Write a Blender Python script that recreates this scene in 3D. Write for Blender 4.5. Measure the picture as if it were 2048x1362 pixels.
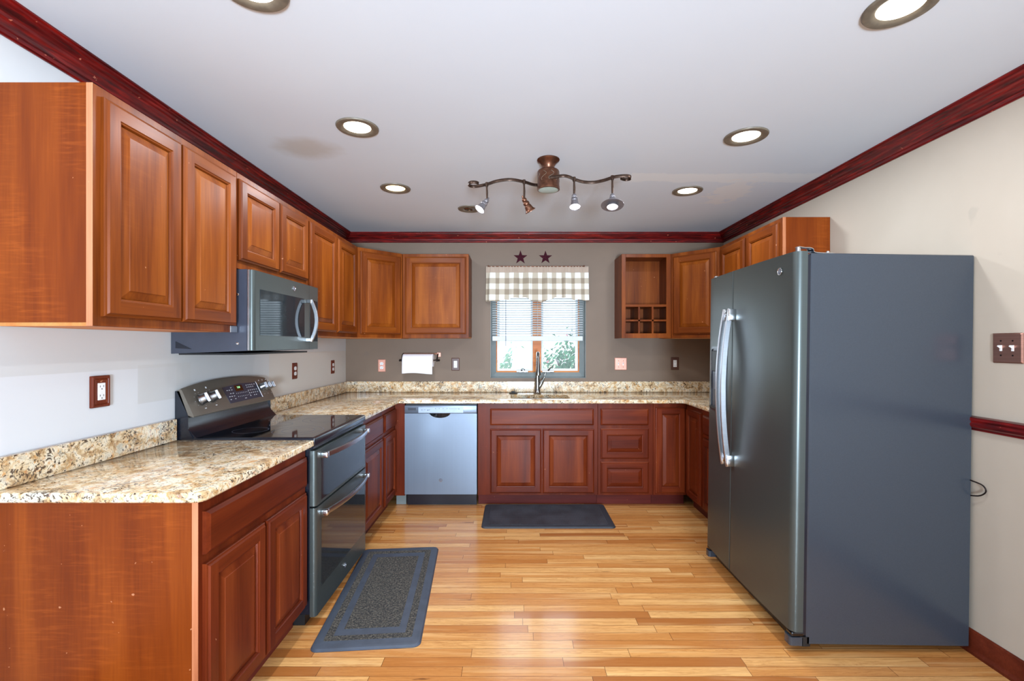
import bpy, bmesh, math, random
from mathutils import Vector, Matrix
random.seed(7)
PI = math.pi
for o in list(bpy.data.objects): bpy.data.objects.remove(o)
SC = bpy.context.scene
COL = SC.collection

# ------------------------------------------------------------------ camera
EYE, F = 1.36, 928.0
cd = bpy.data.cameras.new('camera'); cam = bpy.data.objects.new('camera', cd); COL.objects.link(cam)
cd.sensor_width = 36; cd.lens = F/2048*36; cd.shift_x = -5/2048; cd.shift_y = 8/2048
cd.clip_start = .02; cd.clip_end = 200
cam.location = (0, 0, EYE); cam.rotation_euler = (PI/2, 0, 0)
SC.camera = cam
# ------------------------------------------------------------------ light
W = bpy.data.worlds.new('world'); SC.world = W; W.use_nodes = True
bg = W.node_tree.nodes['Background']
bg.inputs[0].default_value = (.76, .89, 1, 1); bg.inputs[1].default_value = 2.2
def area(name, loc, rot, sx, sy, power, col=(1, 1, 1)):
    l = bpy.data.lights.new(name, 'AREA'); l.shape = 'RECTANGLE'; l.size = sx; l.size_y = sy
    l.energy = power; l.color = col
    o = bpy.data.objects.new(name, l); o.location = loc; o.rotation_euler = rot; COL.objects.link(o); return o
# daylight from the rear opening and the kitchen window, plus an added side fill
area('daylight_rear', (.2, -3.62, 1.2), (math.radians(100), 0, 0), 3.4, 2.3, 32, (.64, .82, 1))
area('side_fill', (2.24, -1.5, 1.2), (math.radians(98), 0, PI/2), 2.3, 1.8, 22, (.62, .81, 1))  # added lamp that brightens the left wall and ceiling
area('daylight_window', (.22, 4.95, 1.55), (-PI/2, 0, 0), .86, .95, 12, (.7, .86, 1))
# the photographer's soft flash, well behind the camera and aimed at the ceiling
fl = area('soft_flash', (.3, -2.7, .9), (0, 0, 0), .7, .7, 130, (.66, .82, 1)); fl.data.spread = math.radians(95)
fl.rotation_euler = (Vector((-.2, 4.2, 2.9))-fl.location).to_track_quat('-Z', 'Y').to_euler()
SC.view_settings.view_transform = 'Standard'; SC.view_settings.look = 'None'
SC.view_settings.gamma = 1; SC.view_settings.use_curve_mapping = False
SC.view_settings.exposure = 0.08
CANPOW = 11.0

# ------------------------------------------------------------------ helpers
def lin(c):
    return tuple((v/255/12.92 if v/255 <= .04045 else ((v/255+.055)/1.055)**2.4) for v in c) + (1,)
class N:
    def __init__(s, name):
        s.m = bpy.data.materials.new(name); s.m.use_nodes = True
        s.t = s.m.node_tree; s.b = s.t.nodes['Principled BSDF']
    def n(s, typ, **kw):
        d = s.t.nodes.new(typ)
        for k, v in kw.items():
            if k.startswith('i_'):
                key = k[2:]; key = int(key) if key.isdigit() else key.replace('_', ' ')
                d.inputs[key].default_value = v
            else: setattr(d, k, v)
        return d
    def l(s, a, b): s.t.links.new(a, b)
    def ramp(s, fac, stops, interp='LINEAR'):
        r = s.n('ShaderNodeValToRGB'); r.color_ramp.interpolation = interp
        e = r.color_ramp.elements
        while len(e) < len(stops): e.new(.5)
        for i, (p, c) in enumerate(stops): e[i].position = p; e[i].color = c if len(c) == 4 else lin(c)
        s.l(fac, r.inputs[0]); return r.outputs[0]
    def mix(s, fac, a, b, mode='MIX'):
        d = s.n('ShaderNodeMix', data_type='RGBA', blend_type=mode)
        for sock, v in ((d.inputs[0], fac), (d.inputs[6], a), (d.inputs[7], b)):
            if hasattr(v, 'is_output'): s.l(v, sock)
            else: sock.default_value = v
        return d.outputs[2]
    def math(s, op, a, b=None, c=None):
        d = s.n('ShaderNodeMath', operation=op)
        for i, v in enumerate((a, b, c)):
            if v is None: continue
            if hasattr(v, 'is_output'): s.l(v, d.inputs[i])
            else: d.inputs[i].default_value = v
        return d.outputs[0]
    def coords(s, scale=(1, 1, 1), rand=0, kind='Object'):
        tc = s.n('ShaderNodeTexCoord'); out = tc.outputs[kind]
        if rand:
            oi = s.n('ShaderNodeObjectInfo')
            v = s.n('ShaderNodeVectorMath', operation='ADD'); s.l(out, v.inputs[0])
            m = s.math('MULTIPLY', oi.outputs['Random'], rand); s.l(m, v.inputs[1]); out = v.outputs[0]
        mp = s.n('ShaderNodeMapping'); mp.inputs['Scale'].default_value = scale
        s.l(out, mp.inputs[0]); return mp.outputs[0]
    def noise(s, vec, scale, detail=4, rough=.5, dist=0):
        d = s.n('ShaderNodeTexNoise'); s.l(vec, d.inputs['Vector'])
        d.inputs['Scale'].default_value = scale; d.inputs['Detail'].default_value = detail
        d.inputs['Roughness'].default_value = rough; d.inputs['Distortion'].default_value = dist
        return d.outputs[0]
    def bump(s, h, strength=.2, dist=.002):
        b = s.n('ShaderNodeBump'); b.inputs['Strength'].default_value = strength; b.inputs['Distance'].default_value = dist
        s.l(h, b.inputs['Height']); s.l(b.outputs[0], s.b.inputs['Normal'])
    def set(s, **kw):
        for k, v in kw.items():
            key = {'col': 'Base Color', 'rough': 'Roughness', 'metal': 'Metallic', 'emis': 'Emission Strength',
                   'ecol': 'Emission Color', 'coat': 'Coat Weight', 'crough': 'Coat Roughness', 'spec': 'Specular IOR Level',
                   'trans': 'Transmission Weight', 'ior': 'IOR', 'alpha': 'Alpha', 'aniso': 'Anisotropic'}[k]
            if hasattr(v, 'is_output'): s.l(v, s.b.inputs[key])
            else: s.b.inputs[key].default_value = lin(v) if isinstance(v, tuple) and len(v) == 3 else v
        return s.m
def plain(name, col, rough=.5, metal=0, var=.06, vs=30, **kw):
    n = N(name); v = n.coords((1, 1, 1), 3)
    f = n.noise(v, vs, 3)
    c = lin(col); d = tuple(max(0, x*(1-var)) for x in c[:3])+(1,); u = tuple(min(1, x*(1+var)) for x in c[:3])+(1,)
    return n.set(col=n.ramp(f, [(.3, d), (.7, u)]), rough=rough, metal=metal, **kw)

def wood(name, dark, mid, light, axis='z', rough=.36, curl=0, coat=.0):
    n = N(name)
    sc = {'z': (9, 9, .9), 'x': (.9, 9, 9)}[axis]
    v = n.coords(sc, 7)
    broad = n.noise(v, 1.1, 3, .5, .6)
    fine = n.noise(n.coords({'z': (60, 60, 2.2), 'x': (2.2, 60, 60)}[axis], 7), 2.2, 4, .6)
    f = n.math('ADD', n.math('MULTIPLY', broad, .72), n.math('MULTIPLY', fine, .28))
    c = n.ramp(f, [(.33, dark), (.5, mid), (.68, light)])
    if curl:
        # curly figure: short ripples across the grain, in patches
        r = n.noise(n.coords((9, 9, 110), 7), 1.0, 3, .5, .8)
        patch = n.noise(n.coords((4, 4, 1.5), 7), 1.4, 2)
        k = n.math('MULTIPLY', n.ramp(r, [(.5, (0, 0, 0, 1)), (.68, (1, 1, 1, 1))]), n.ramp(patch, [(.42, (0, 0, 0, 1)), (.65, (1, 1, 1, 1))]))
        c = n.mix(n.math('MULTIPLY', k, curl), c, lin(tuple(min(255, int(a*1.22+14)) for a in light)))
    # small knocks and light flecks in the finish
    fl = n.noise(n.coords((1, 1, 1), 7), 55, 2, .4)
    c = n.mix(n.ramp(fl, [(.775, (0, 0, 0, 1)), (.79, (.5, .5, .5, 1))]), c, lin((214, 150, 110)))
    n.bump(fine, .05, .001)
    return n.set(col=c, rough=rough, coat=coat, crough=.12, spec=.16)
M = {}
D_, M_, L_ = (82, 34, 8), (112, 52, 13), (136, 70, 21)
M['wood_v'] = wood('cherry_vertical', D_, M_, L_, 'z')
M['wood_h'] = wood('cherry_horizontal', (86, 36, 8), (110, 51, 12), (130, 67, 18), 'x')
M['wood_p'] = wood('cherry_panel', (98, 43, 10), (124, 61, 15), (147, 80, 24), 'z', curl=.05)
M['wood_end'] = wood('curly_maple_end_panel', (102, 40, 7), (118, 50, 9), (136, 63, 14), 'z', curl=.22, rough=.35)
M['wood_edge'] = wood('frame_edge', (150, 84, 52), (178, 110, 74), (196, 128, 92), 'z')  # paler tone for the front edges of the end panels
D_, M_, L_ = (76, 24, 8), (100, 36, 13), (120, 50, 20)  # same cherry, made redder and darker for how light falls on base cabinets
M['red_v'] = wood('shaded_cherry_vertical', D_, M_, L_, 'z')
M['red_h'] = wood('shaded_cherry_horizontal', (72, 22, 8), (96, 34, 12), (115, 47, 18), 'x')
M['red_p'] = wood('shaded_cherry_panel', (82, 28, 10), (106, 42, 16), (127, 57, 24), 'z', curl=.05)
M['under'] = wood('pale_underside', (176, 104, 54), (200, 126, 70), (214, 142, 84), 'x', rough=.5, coat=0)  # paler orange than the cabinet wood
M['toe'] = wood('toe_board', (74, 26, 22), (92, 34, 28), (108, 44, 34), 'x', rough=.4)
def mahog():
    n = N('mahogany_trim')
    v = n.coords((3, 3, 40), 0); f = n.noise(v, 2.0, 4, .6, .4)
    c = n.ramp(f, [(.34, (54, 3, 4)), (.52, (98, 8, 8)), (.7, (140, 20, 12))])
    fl = n.noise(n.coords((1, 1, 1), 0), 45, 2, .4)
    c = n.mix(n.ramp(fl, [(.75, (0, 0, 0, 1)), (.765, (.8, .8, .8, 1))]), c, lin((205, 120, 90)))
    return n.set(col=c, rough=.32, coat=.15, crough=.2, spec=.35)
M['mahog'] = mahog()
M['base_wood'] = wood('baseboard_wood', (70, 26, 14), (92, 36, 20), (112, 48, 28), 'x')

def granite():
    n = N('gold_granite'); v = n.coords((1, 1, 1), 0)
    ww = n.n('ShaderNodeTexNoise'); n.l(v, ww.inputs['Vector']); ww.inputs['Scale'].default_value = 14; ww.inputs['Detail'].default_value = 4
    warp = n.n('ShaderNodeVectorMath', operation='MULTIPLY_ADD')
    n.l(ww.outputs['Color'], warp.inputs[0]); warp.inputs[1].default_value = (.055, .055, .055); n.l(v, warp.inputs[2])
    wv = warp.outputs[0]
    a = n.noise(wv, 20, 6, .68, .6)
    c = n.ramp(a, [(.32, (150, 112, 76)), (.42, (192, 158, 114)), (.5, (222, 198, 160)), (.58, (234, 220, 194)), (.7, (206, 196, 176))])
    g = n.noise(wv, 34, 4, .65, .5)
    c = n.mix(n.ramp(g, [(.55, (0, 0, 0, 1)), (.66, (.85, .85, .85, 1))]), c, lin((206, 146, 76)))
    p = n.noise(wv, 46, 3, .6)
    c = n.mix(n.ramp(p, [(.62, (0, 0, 0, 1)), (.7, (.6, .6, .6, 1))]), c, lin((170, 100, 78)))
    q = n.noise(wv, 17.5, 3, .5)
    c = n.mix(n.ramp(q, [(.6, (0, 0, 0, 1)), (.68, (.7, .7, .7, 1))]), c, lin((190, 190, 176)))
    k = n.noise(wv, 95, 4, .7, .4)
    big = n.noise(v, 9, 3, .55)
    kk = n.math('ADD', n.math('MULTIPLY', k, .75), n.math('MULTIPLY', big, .25))
    c = n.mix(n.ramp(kk, [(.54, (0, 0, 0, 1)), (.575, (.95, .95, .95, 1))]), c, lin((64, 46, 36)))
    vo = n.n('ShaderNodeTexVoronoi', feature='DISTANCE_TO_EDGE'); n.l(wv, vo.inputs['Vector']); vo.inputs['Scale'].default_value = 38
    c = n.mix(n.math('MULTIPLY', n.ramp(vo.outputs[0], [(.01, (1, 1, 1, 1)), (.06, (0, 0, 0, 1))]), n.ramp(g, [(.4, (.55, .55, .55, 1)), (.55, (0, 0, 0, 1))])), c, lin((110, 84, 64)))
    return n.set(col=c, rough=.12, coat=.3, crough=.05)
M['granite'] = granite()

def floor_mat():
    n = N('oak_strip_floor'); tc = n.n('ShaderNodeTexCoord'); sp = n.n('ShaderNodeSeparateXYZ'); n.l(tc.outputs['Object'], sp.inputs[0])
    x, y = sp.outputs[0], sp.outputs[1]
    ry = n.math('DIVIDE', n.math('ADD', y, 20.006), .0578); row = n.math('FLOOR', ry); fy = n.math('FRACT', ry)
    def wn(val, dim='1D'):
        w = n.n('ShaderNodeTexWhiteNoise', noise_dimensions='1D'); n.l(val, w.inputs['W']); return w.outputs['Value']
    r1 = wn(row); r2 = wn(n.math('ADD', row, 517.3))
    ln = n.math('ADD', n.math('MULTIPLY', r2, .75), .5)
    cx = n.math('DIVIDE', n.math('ADD', n.math('ADD', x, 30), n.math('MULTIPLY', r1, 3)), ln)
    colm = n.math('FLOOR', cx); fx = n.math('FRACT', cx)
    pid = n.math('ADD', n.math('MULTIPLY', row, 13.77), n.math('MULTIPLY', colm, 3.31))
    t = wn(pid); t2 = wn(n.math('ADD', pid, 91.7))
    c = n.ramp(t, [(0, (162, 98, 48)), (.1, (184, 118, 60)), (.4, (200, 136, 74)), (.7, (211, 150, 86)), (1, (226, 174, 110))])
    cb = n.n('ShaderNodeCombineXYZ')
    n.l(n.math('MULTIPLY', x, 1.5), cb.inputs[0]); n.l(n.math('MULTIPLY', y, 34), cb.inputs[1]); n.l(n.math('MULTIPLY', t2, 40), cb.inputs[2])
    g = n.noise(cb.outputs[0], 1.6, 5, .6, 2.2)
    c = n.mix(n.ramp(g, [(.46, (0, 0, 0, 1)), (.52, (.55, .55, .55, 1)), (.56, (.08, .08, .08, 1)), (.68, (.6, .6, .6, 1))]), c, lin((160, 94, 42)))
    g2 = n.noise(cb.outputs[0], .7, 3, .5, .5)
    c = n.mix(n.ramp(g2, [(.52, (0, 0, 0, 1)), (.72, (.5, .5, .5, 1))]), c, lin((238, 196, 136)))
    cb2 = n.n('ShaderNodeCombineXYZ')
    n.l(n.math('MULTIPLY', x, 2.2), cb2.inputs[0]); n.l(n.math('MULTIPLY', y, 26), cb2.inputs[1]); n.l(n.math('MULTIPLY', t, 60), cb2.inputs[2])
    kn = n.noise(cb2.outputs[0], 1.3, 4, .55, .8)
    c = n.mix(n.ramp(kn, [(.68, (0, 0, 0, 1)), (.74, (.8, .8, .8, 1))]), c, lin((92, 48, 22)))
    gap = n.math('MAXIMUM', n.math('LESS_THAN', fy, .035), n.math('LESS_THAN', n.math('MULTIPLY', fx, ln), .0022))
    c = n.mix(n.math('MULTIPLY', gap, .85), c, lin((84, 46, 22)))
    rr = n.math('ADD', n.math('MULTIPLY', n.noise(tc.outputs['Object'], 3, 3), .12), .16)
    n.bump(n.math('SUBTRACT', n.math('MULTIPLY', g, .15), gap), .15, .0015)
    return n.set(col=c, rough=rr, coat=.2, crough=.1)
M['floor'] = floor_mat()

def wall_mat(name, col, col2, patches=()):
    n = N(name); v = n.coords((1, 1, 1), 0)
    f = n.noise(v, 1.3, 4, .55, .3)
    c = n.ramp(f, [(.35, col), (.65, col2)])
    for (axis, a0, a1, z0, z1, pc, op) in patches:   # old touch-up rectangles in the paint
        sp = n.n('ShaderNodeSeparateXYZ'); n.l(v, sp.inputs[0])
        u = sp.outputs[axis]; z = sp.outputs[2]
        m = n.math('MULTIPLY', n.math('MULTIPLY', n.math('GREATER_THAN', u, a0), n.math('LESS_THAN', u, a1)),
                   n.math('MULTIPLY', n.math('GREATER_THAN', z, z0), n.math('LESS_THAN', z, z1)))
        c = n.mix(n.math('MULTIPLY', m, op), c, lin(pc))
    sm = n.noise(v, 9, 2, .4)
    c = n.mix(n.ramp(sm, [(.74, (0, 0, 0, 1)), (.8, (.12, .12, .12, 1))]), c, lin((90, 84, 84)))
    n.bump(n.noise(v, 160, 2), .05, .001)
    return n.set(col=c, rough=.6)
M['wall_l'] = wall_mat('paint_left', (200, 199, 198), (208, 207, 205),
    [(1, -4, 2.25, -1, 1.255, (216, 217, 220), .7), (1, 2.02, 2.35, 1.10, 1.27, (200, 198, 195), .7), (1, 3.1, 4.6, 1.0, 1.30, (206, 198, 188), .8)])
M['wall_b'] = wall_mat('paint_taupe', (112, 92, 75), (120, 99, 81))
M['wall_r'] = wall_mat('paint_beige', (182, 168, 151), (188, 174, 157))
def ceil_mat():
    n = N('ceiling_paint'); v = n.coords((1, 1, 1), 0)
    f = n.noise(v, .8, 3)
    c = n.ramp(f, [(.35, (206, 209, 214)), (.65, (211, 214, 218))])
    sp = n.n('ShaderNodeSeparateXYZ'); n.l(v, sp.inputs[0]); x, y = sp.outputs[0], sp.outputs[1]
    wob = n.noise(v, 7, 4, .6)
    # round brown water stain
    dx = n.math('DIVIDE', n.math('SUBTRACT', x, -1.14), .21); dy = n.math('DIVIDE', n.math('SUBTRACT', y, 2.55), .17)
    d = n.math('SQRT', n.math('ADD', n.math('MULTIPLY', dx, dx), n.math('MULTIPLY', dy, dy)))
    d = n.math('ADD', d, n.math('MULTIPLY', n.math('SUBTRACT', wob, .5), .7))
    c = n.mix(n.ramp(d, [(0, (.55, .55, .55, 1)), (.45, (.5, .5, .5, 1)), (1, (0, 0, 0, 1))]), c, lin((172, 156, 136)))
    # unpainted spackle run along a ceiling joint
    d1 = n.math('DIVIDE', n.math('ABSOLUTE', n.math('SUBTRACT', y, 3.0)), .085)
    d1 = n.math('ADD', d1, n.math('MULTIPLY', n.math('SUBTRACT', wob, .5), 1.5))
    m1 = n.math('MULTIPLY', n.ramp(d1, [(.75, (.5, .5, .5, 1)), (1, (0, 0, 0, 1))]), n.math('GREATER_THAN', x, .74))
    c = n.mix(m1, c, lin((232, 228, 222)))
    ex = n.math('DIVIDE', n.math('SUBTRACT', x, 1.52), .15); ey = n.math('DIVIDE', n.math('SUBTRACT', y, 3.28), .26)
    d2 = n.math('SQRT', n.math('ADD', n.math('MULTIPLY', ex, ex), n.math('MULTIPLY', ey, ey)))
    d2 = n.math('ADD', d2, n.math('MULTIPLY', n.math('SUBTRACT', n.noise(v, 12, 4, .6), .5), 2.2))
    c = n.mix(n.ramp(d2, [(.8, (.7, .7, .7, 1)), (.95, (0, 0, 0, 1))]), c, lin((224, 219, 214)))
    return n.set(col=c, rough=.7)
M['ceiling'] = ceil_mat()
def brushed(name, col, rough=.3, metal=1, axis='h', amt=.12):
    n = N(name); v = n.coords((1, 1, 220) if axis == 'h' else (220, 220, 1), 2)
    f = n.noise(v, 1.5, 3)
    c = lin(col)
    cc = n.ramp(f, [(.3, tuple(x*(1-amt) for x in c[:3])+(1,)), (.7, tuple(min(1, x*(1+amt)) for x in c[:3])+(1,))])
    r = n.math('ADD', n.math('MULTIPLY', f, .1), rough-.05)
    return n.set(col=cc, rough=r, metal=metal)
M['slate_door'] = brushed('slate_grey_door_metal', (80, 86, 84), .34, .6, 'h', .02)
M['slate_panel'] = plain('slate_control_paint', (112, 104, 94), .33, .35, var=.03)
M['slate_case'] = plain('slate_case_paint', (52, 58, 66), .24, .1, var=.05, vs=200, coat=.3, crough=.2)
M['mw_case'] = plain('charcoal_case_paint', (56, 60, 72), .35, .1, coat=.2)
M['steel'] = brushed('brushed_steel', (180, 180, 184), .3, 1, 'h', .04)
M['inlay'] = plain('pale_steel_inlay', (158, 170, 188), .4, .3)
M['dw_steel'] = brushed('dishwasher_steel', (118, 128, 142), .38, .6, 'v', .03)
M['chrome'] = plain('bright_chrome', (225, 227, 230), .1, 1, var=.02)
M['nickel'] = plain('brushed_nickel', (140, 138, 134), .24, 1, var=.04)
M['black_gl'] = plain('black_gloss', (10, 10, 12), .06, 0, coat=.5, crough=.03)
M['black_en'] = plain('black_enamel', (20, 24, 34), .25, 0, coat=.1, crough=.1)
M['black_pl'] = plain('black_plastic', (18, 18, 20), .45)
M['dark_glass'] = plain('dark_oven_glass', (30, 33, 36), .06, 0, coat=.2, crough=.03)
M['mw_glass'] = plain('microwave_glass', (34, 40, 44), .05, 0, spec=.15, crough=.02)
M['panel_dk'] = plain('panel_slate', (48, 54, 70), .3)
M['print'] = plain('white_print', (225, 228, 232), .5, emis=0)
M['print_dk'] = plain('grey_print', (96, 104, 120), .5)
M['bronze'] = plain('oil_rubbed_bronze', (74, 56, 46), .4, .85, var=.25, vs=60)
M['pewter'] = plain('pewter_grey', (128, 122, 124), .4, .6, var=.1, vs=60)
M['copperbr'] = plain('antique_copper', (112, 74, 56), .35, .85, var=.3, vs=50)
M['can_ring'] = plain('aged_bronze_trim', (112, 100, 84), .45, .1, var=.2, vs=40)
M['copper_lt'] = plain('satin_copper_plate', (222, 160, 140), .4, .6)
M['switch_cu'] = brushed('brushed_copper', (176, 128, 112), .38, .9)
M['white_pl'] = plain('white_plastic', (236, 234, 232), .35)
M['slot'] = plain('slot_dark', (30, 28, 30), .6)
M['brown_pl'] = plain('dark_brown_plate', (88, 56, 46), .35)
M['wood_pl'] = wood('plate_wood', (84, 32, 18), (110, 48, 28), (128, 60, 36), 'z')
M['paper'] = plain('paper_towel', (245, 243, 248), .9, var=.02)
M['card'] = plain('cardboard', (186, 160, 130), .8)
M['grey_jamb'] = plain('grey_jamb_paint', (116, 122, 120), .5, var=.05, vs=20)
M['sash'] = wood('window_pine', (176, 96, 44), (204, 126, 66), (220, 148, 86), 'x', rough=.4)
M['vinyl'] = plain('pale_vinyl', (214, 222, 226), .4, var=.02)
M['blind'] = plain('blind_white', (196, 199, 200), .45, var=.02)
M['star'] = plain('burgundy_metal', (70, 18, 34), .5, .3)
M['rubber'] = plain('black_rubber', (44, 47, 54), .55, var=.15, vs=25)
M['rubber2'] = plain('slate_blue_rubber', (62, 68, 80), .55, var=.15, vs=18)
def lensm(name, col, e):
    n = N(name); return n.set(col=(245, 240, 225), rough=.4, ecol=lin(col), emis=e)
M['lens'] = lensm('lamp_lens_warm', (255, 226, 160), 5.0)
M['lens_w'] = lensm('lamp_lens_white', (255, 246, 224), 6.0)
M['bulb'] = lensm('spot_bulb', (250, 250, 255), 8.0)
M['green'] = lensm('green_digits', (40, 230, 60), .8)
M['frost'] = plain('frosted_glass_dim', (158, 170, 158), .35)
def weave():
    n = N('woven_mat_field'); v = n.coords((1, 1, 1), 0)
    ch = n.n('ShaderNodeTexVoronoi'); n.l(v, ch.inputs['Vector']); ch.inputs['Scale'].default_value = 150
    nz = n.noise(n.coords((1, 1, 1)), 120, 3)
    c = n.ramp(nz, [(.38, (30, 30, 33)), (.55, (74, 69, 62)), (.7, (106, 99, 88))])
    n.bump(ch.outputs[0], .6, .004)
    return n.set(col=c, rough=.8)
M['weave'] = weave()
def bumpy():
    n = N('studded_rubber'); v = n.coords((1, 1, 1), 0)
    ch = n.n('ShaderNodeTexVoronoi'); n.l(v, ch.inputs['Vector']); ch.inputs['Scale'].default_value = 75; ch.inputs['Randomness'].default_value = .1
    n.bump(ch.outputs[0], .8, .004)
    return n.set(col=n.ramp(n.noise(v, 6, 3), [(.4, (46, 48, 54)), (.6, (58, 61, 68))]), rough=.5)
M['stud'] = bumpy()
def check():
    n = N('buffalo_check_cloth'); tc = n.n('ShaderNodeTexCoord'); sp = n.n('ShaderNodeSeparateXYZ'); n.l(tc.outputs['UV'], sp.inputs[0])
    a = n.math('LESS_THAN', n.math('FRACT', sp.outputs[0]), .5); b = n.math('LESS_THAN', n.math('FRACT', sp.outputs[1]), .5)
    s = n.math('MULTIPLY', n.math('ADD', a, b), .5)
    c = n.ramp(s, [(0, (240, 239, 232)), (.34, (197, 184, 164)), (.8, (158, 142, 122))], 'CONSTANT')
    hd = n.math('LESS_THAN', sp.outputs[1], .5)
    c = n.mix(n.math('MULTIPLY', hd, .9), c, lin((186, 164, 146)))
    n.bump(n.noise(n.coords((1, 1, 1)), 900, 2), .1, .0005)
    m = n.set(col=c, rough=.9)
    # thin cloth lets some daylight through
    tr = n.n('ShaderNodeBsdfTranslucent'); n.l(c, tr.inputs[0]); mx = n.n('ShaderNodeMixShader'); mx.inputs[0].default_value = .15
    out = n.t.nodes['Material Output']; n.l(n.b.outputs[0], mx.inputs[1]); n.l(tr.outputs[0], mx.inputs[2]); n.l(mx.outputs[0], out.inputs[0])
    return m
M['check'] = check()
def glassm():
    n = N('window_pane_glass'); out = n.t.nodes['Material Output']
    tr = n.n('ShaderNodeBsdfTransparent'); gl = n.n('ShaderNodeBsdfGlossy'); gl.inputs['Roughness'].default_value = .02
    fr = n.n('ShaderNodeFresnel'); mx = n.n('ShaderNodeMixShader'); n.l(fr.outputs[0], mx.inputs[0]); n.l(tr.outputs[0], mx.inputs[1]); n.l(gl.outputs[0], mx.inputs[2])
    n.l(mx.outputs[0], out.inputs[0]); return n.m
M['glass'] = glassm()
M['leaf'] = plain('shrub_leaves', (86, 140, 104), .6, var=.5, vs=6)
M['leaf2'] = plain('pale_shrub_leaves', (150, 186, 160), .6, var=.4, vs=6)
M['bloom'] = plain('pink_blooms', (206, 130, 140), .7, var=.2)
M['bark'] = plain('bark', (96, 78, 62), .9)
M['lawn'] = plain('dry_lawn', (196, 200, 170), .9, var=.3, vs=3)
M['towel_metal'] = plain('dark_iron', (36, 26, 26), .4, .7)
M['bigroom'] = plain('rear_room_paint', (205, 200, 194), .7)

def link(name, me, mat, parent=None, smooth=None):
    mats = mat if isinstance(mat, (list, tuple)) else [mat]
    for m in mats: me.materials.append(M[m] if isinstance(m, str) else m)
    if smooth:
        me.polygons.foreach_set('use_smooth', [True]*len(me.polygons))
        me.set_sharp_from_angle(angle=math.radians(smooth))
    o = bpy.data.objects.new(name, me); COL.objects.link(o)
    if parent: o.parent = parent
    return o
def fin(name, bm, mat, parent=None, smooth=None, loc=None, rot=None, recalc=True):
    if recalc: bmesh.ops.recalc_face_normals(bm, faces=bm.faces[:])
    me = bpy.data.meshes.new(name); bm.to_mesh(me); bm.free()
    o = link(name, me, mat, parent, smooth)
    if loc: o.location = loc
    if rot: o.rotation_euler = rot
    return o
def tag(o, label, cat, group=None):
    o['label'] = label; o['category'] = cat
    if group: o['group'] = group
    return o
def lab(o, s): o['label'] = s; return o
def thing(name, label, cat, loc=(0, 0, 0), rot=(0, 0, 0), group=None):
    o = bpy.data.objects.new(name, None); o.empty_display_size = .05; COL.objects.link(o)
    o.location = loc; o.rotation_euler = rot if isinstance(rot, tuple) else (0, 0, rot)
    return tag(o, label, cat, group)
def struct(o): o['kind'] = 'structure'; return o
B = bmesh.new
def box(bm, x0, x1, y0, y1, z0, z1, bev=0, mi=0, seg=1):
    r = bmesh.ops.create_cube(bm, size=1)
    vs = r['verts']
    for v in vs: v.co = Vector(((x0+x1)/2+v.co.x*(x1-x0), (y0+y1)/2+v.co.y*(y1-y0), (z0+z1)/2+v.co.z*(z1-z0)))
    fs = set(f for v in vs for f in v.link_faces)
    for f in fs: f.material_index = mi
    if bev:
        es = list(set(e for v in vs for e in v.link_edges))
        bmesh.ops.bevel(bm, geom=es, offset=bev, segments=seg, profile=.5, affect='EDGES', material=mi)
    return bm
def face(bm, pts, mi=0):
    f = bm.faces.new([bm.verts.new(p) for p in pts]); f.material_index = mi; return f
def prism(bm, poly, a0, a1, axis='z', mi=0):
    """poly: list of 2D points, extruded along axis (z: (x,y); x: (y,z); y: (x,z))"""
    def P(p, a): return {'z': (p[0], p[1], a), 'x': (a, p[0], p[1]), 'y': (p[0], a, p[1])}[axis]
    A = [bm.verts.new(P(p, a0)) for p in poly]; C = [bm.verts.new(P(p, a1)) for p in poly]
    n = len(poly)
    for i in range(n):
        f = bm.faces.new((A[i], A[(i+1) % n], C[(i+1) % n], C[i])); f.material_index = mi
    f = bm.faces.new(A); f.material_index = mi; f = bm.faces.new(C[::-1]); f.material_index = mi
    return bm
def lathe(bm, prof, mat4=None, seg=32, mi=0):
    rings = []
    for r, z in prof:
        if r < 1e-6: rings.append([bm.verts.new((0, 0, z))])
        else: rings.append([bm.verts.new((r*math.cos(2*PI*k/seg), r*math.sin(2*PI*k/seg), z)) for k in range(seg)])
    for a, b in zip(rings, rings[1:]):
        for k in range(seg):
            k2 = (k+1) % seg
            if len(a) == 1 and len(b) == 1: continue
            if len(a) == 1: f = bm.faces.new((a[0], b[k], b[k2]))
            elif len(b) == 1: f = bm.faces.new((a[k], b[0], a[k2]))
            else: f = bm.faces.new((a[k], b[k], b[k2], a[k2]))
            f.material_index = mi
    if mat4 is not None: bmesh.ops.transform(bm, matrix=mat4, verts=[v for r in rings for v in r])
    return bm
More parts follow.
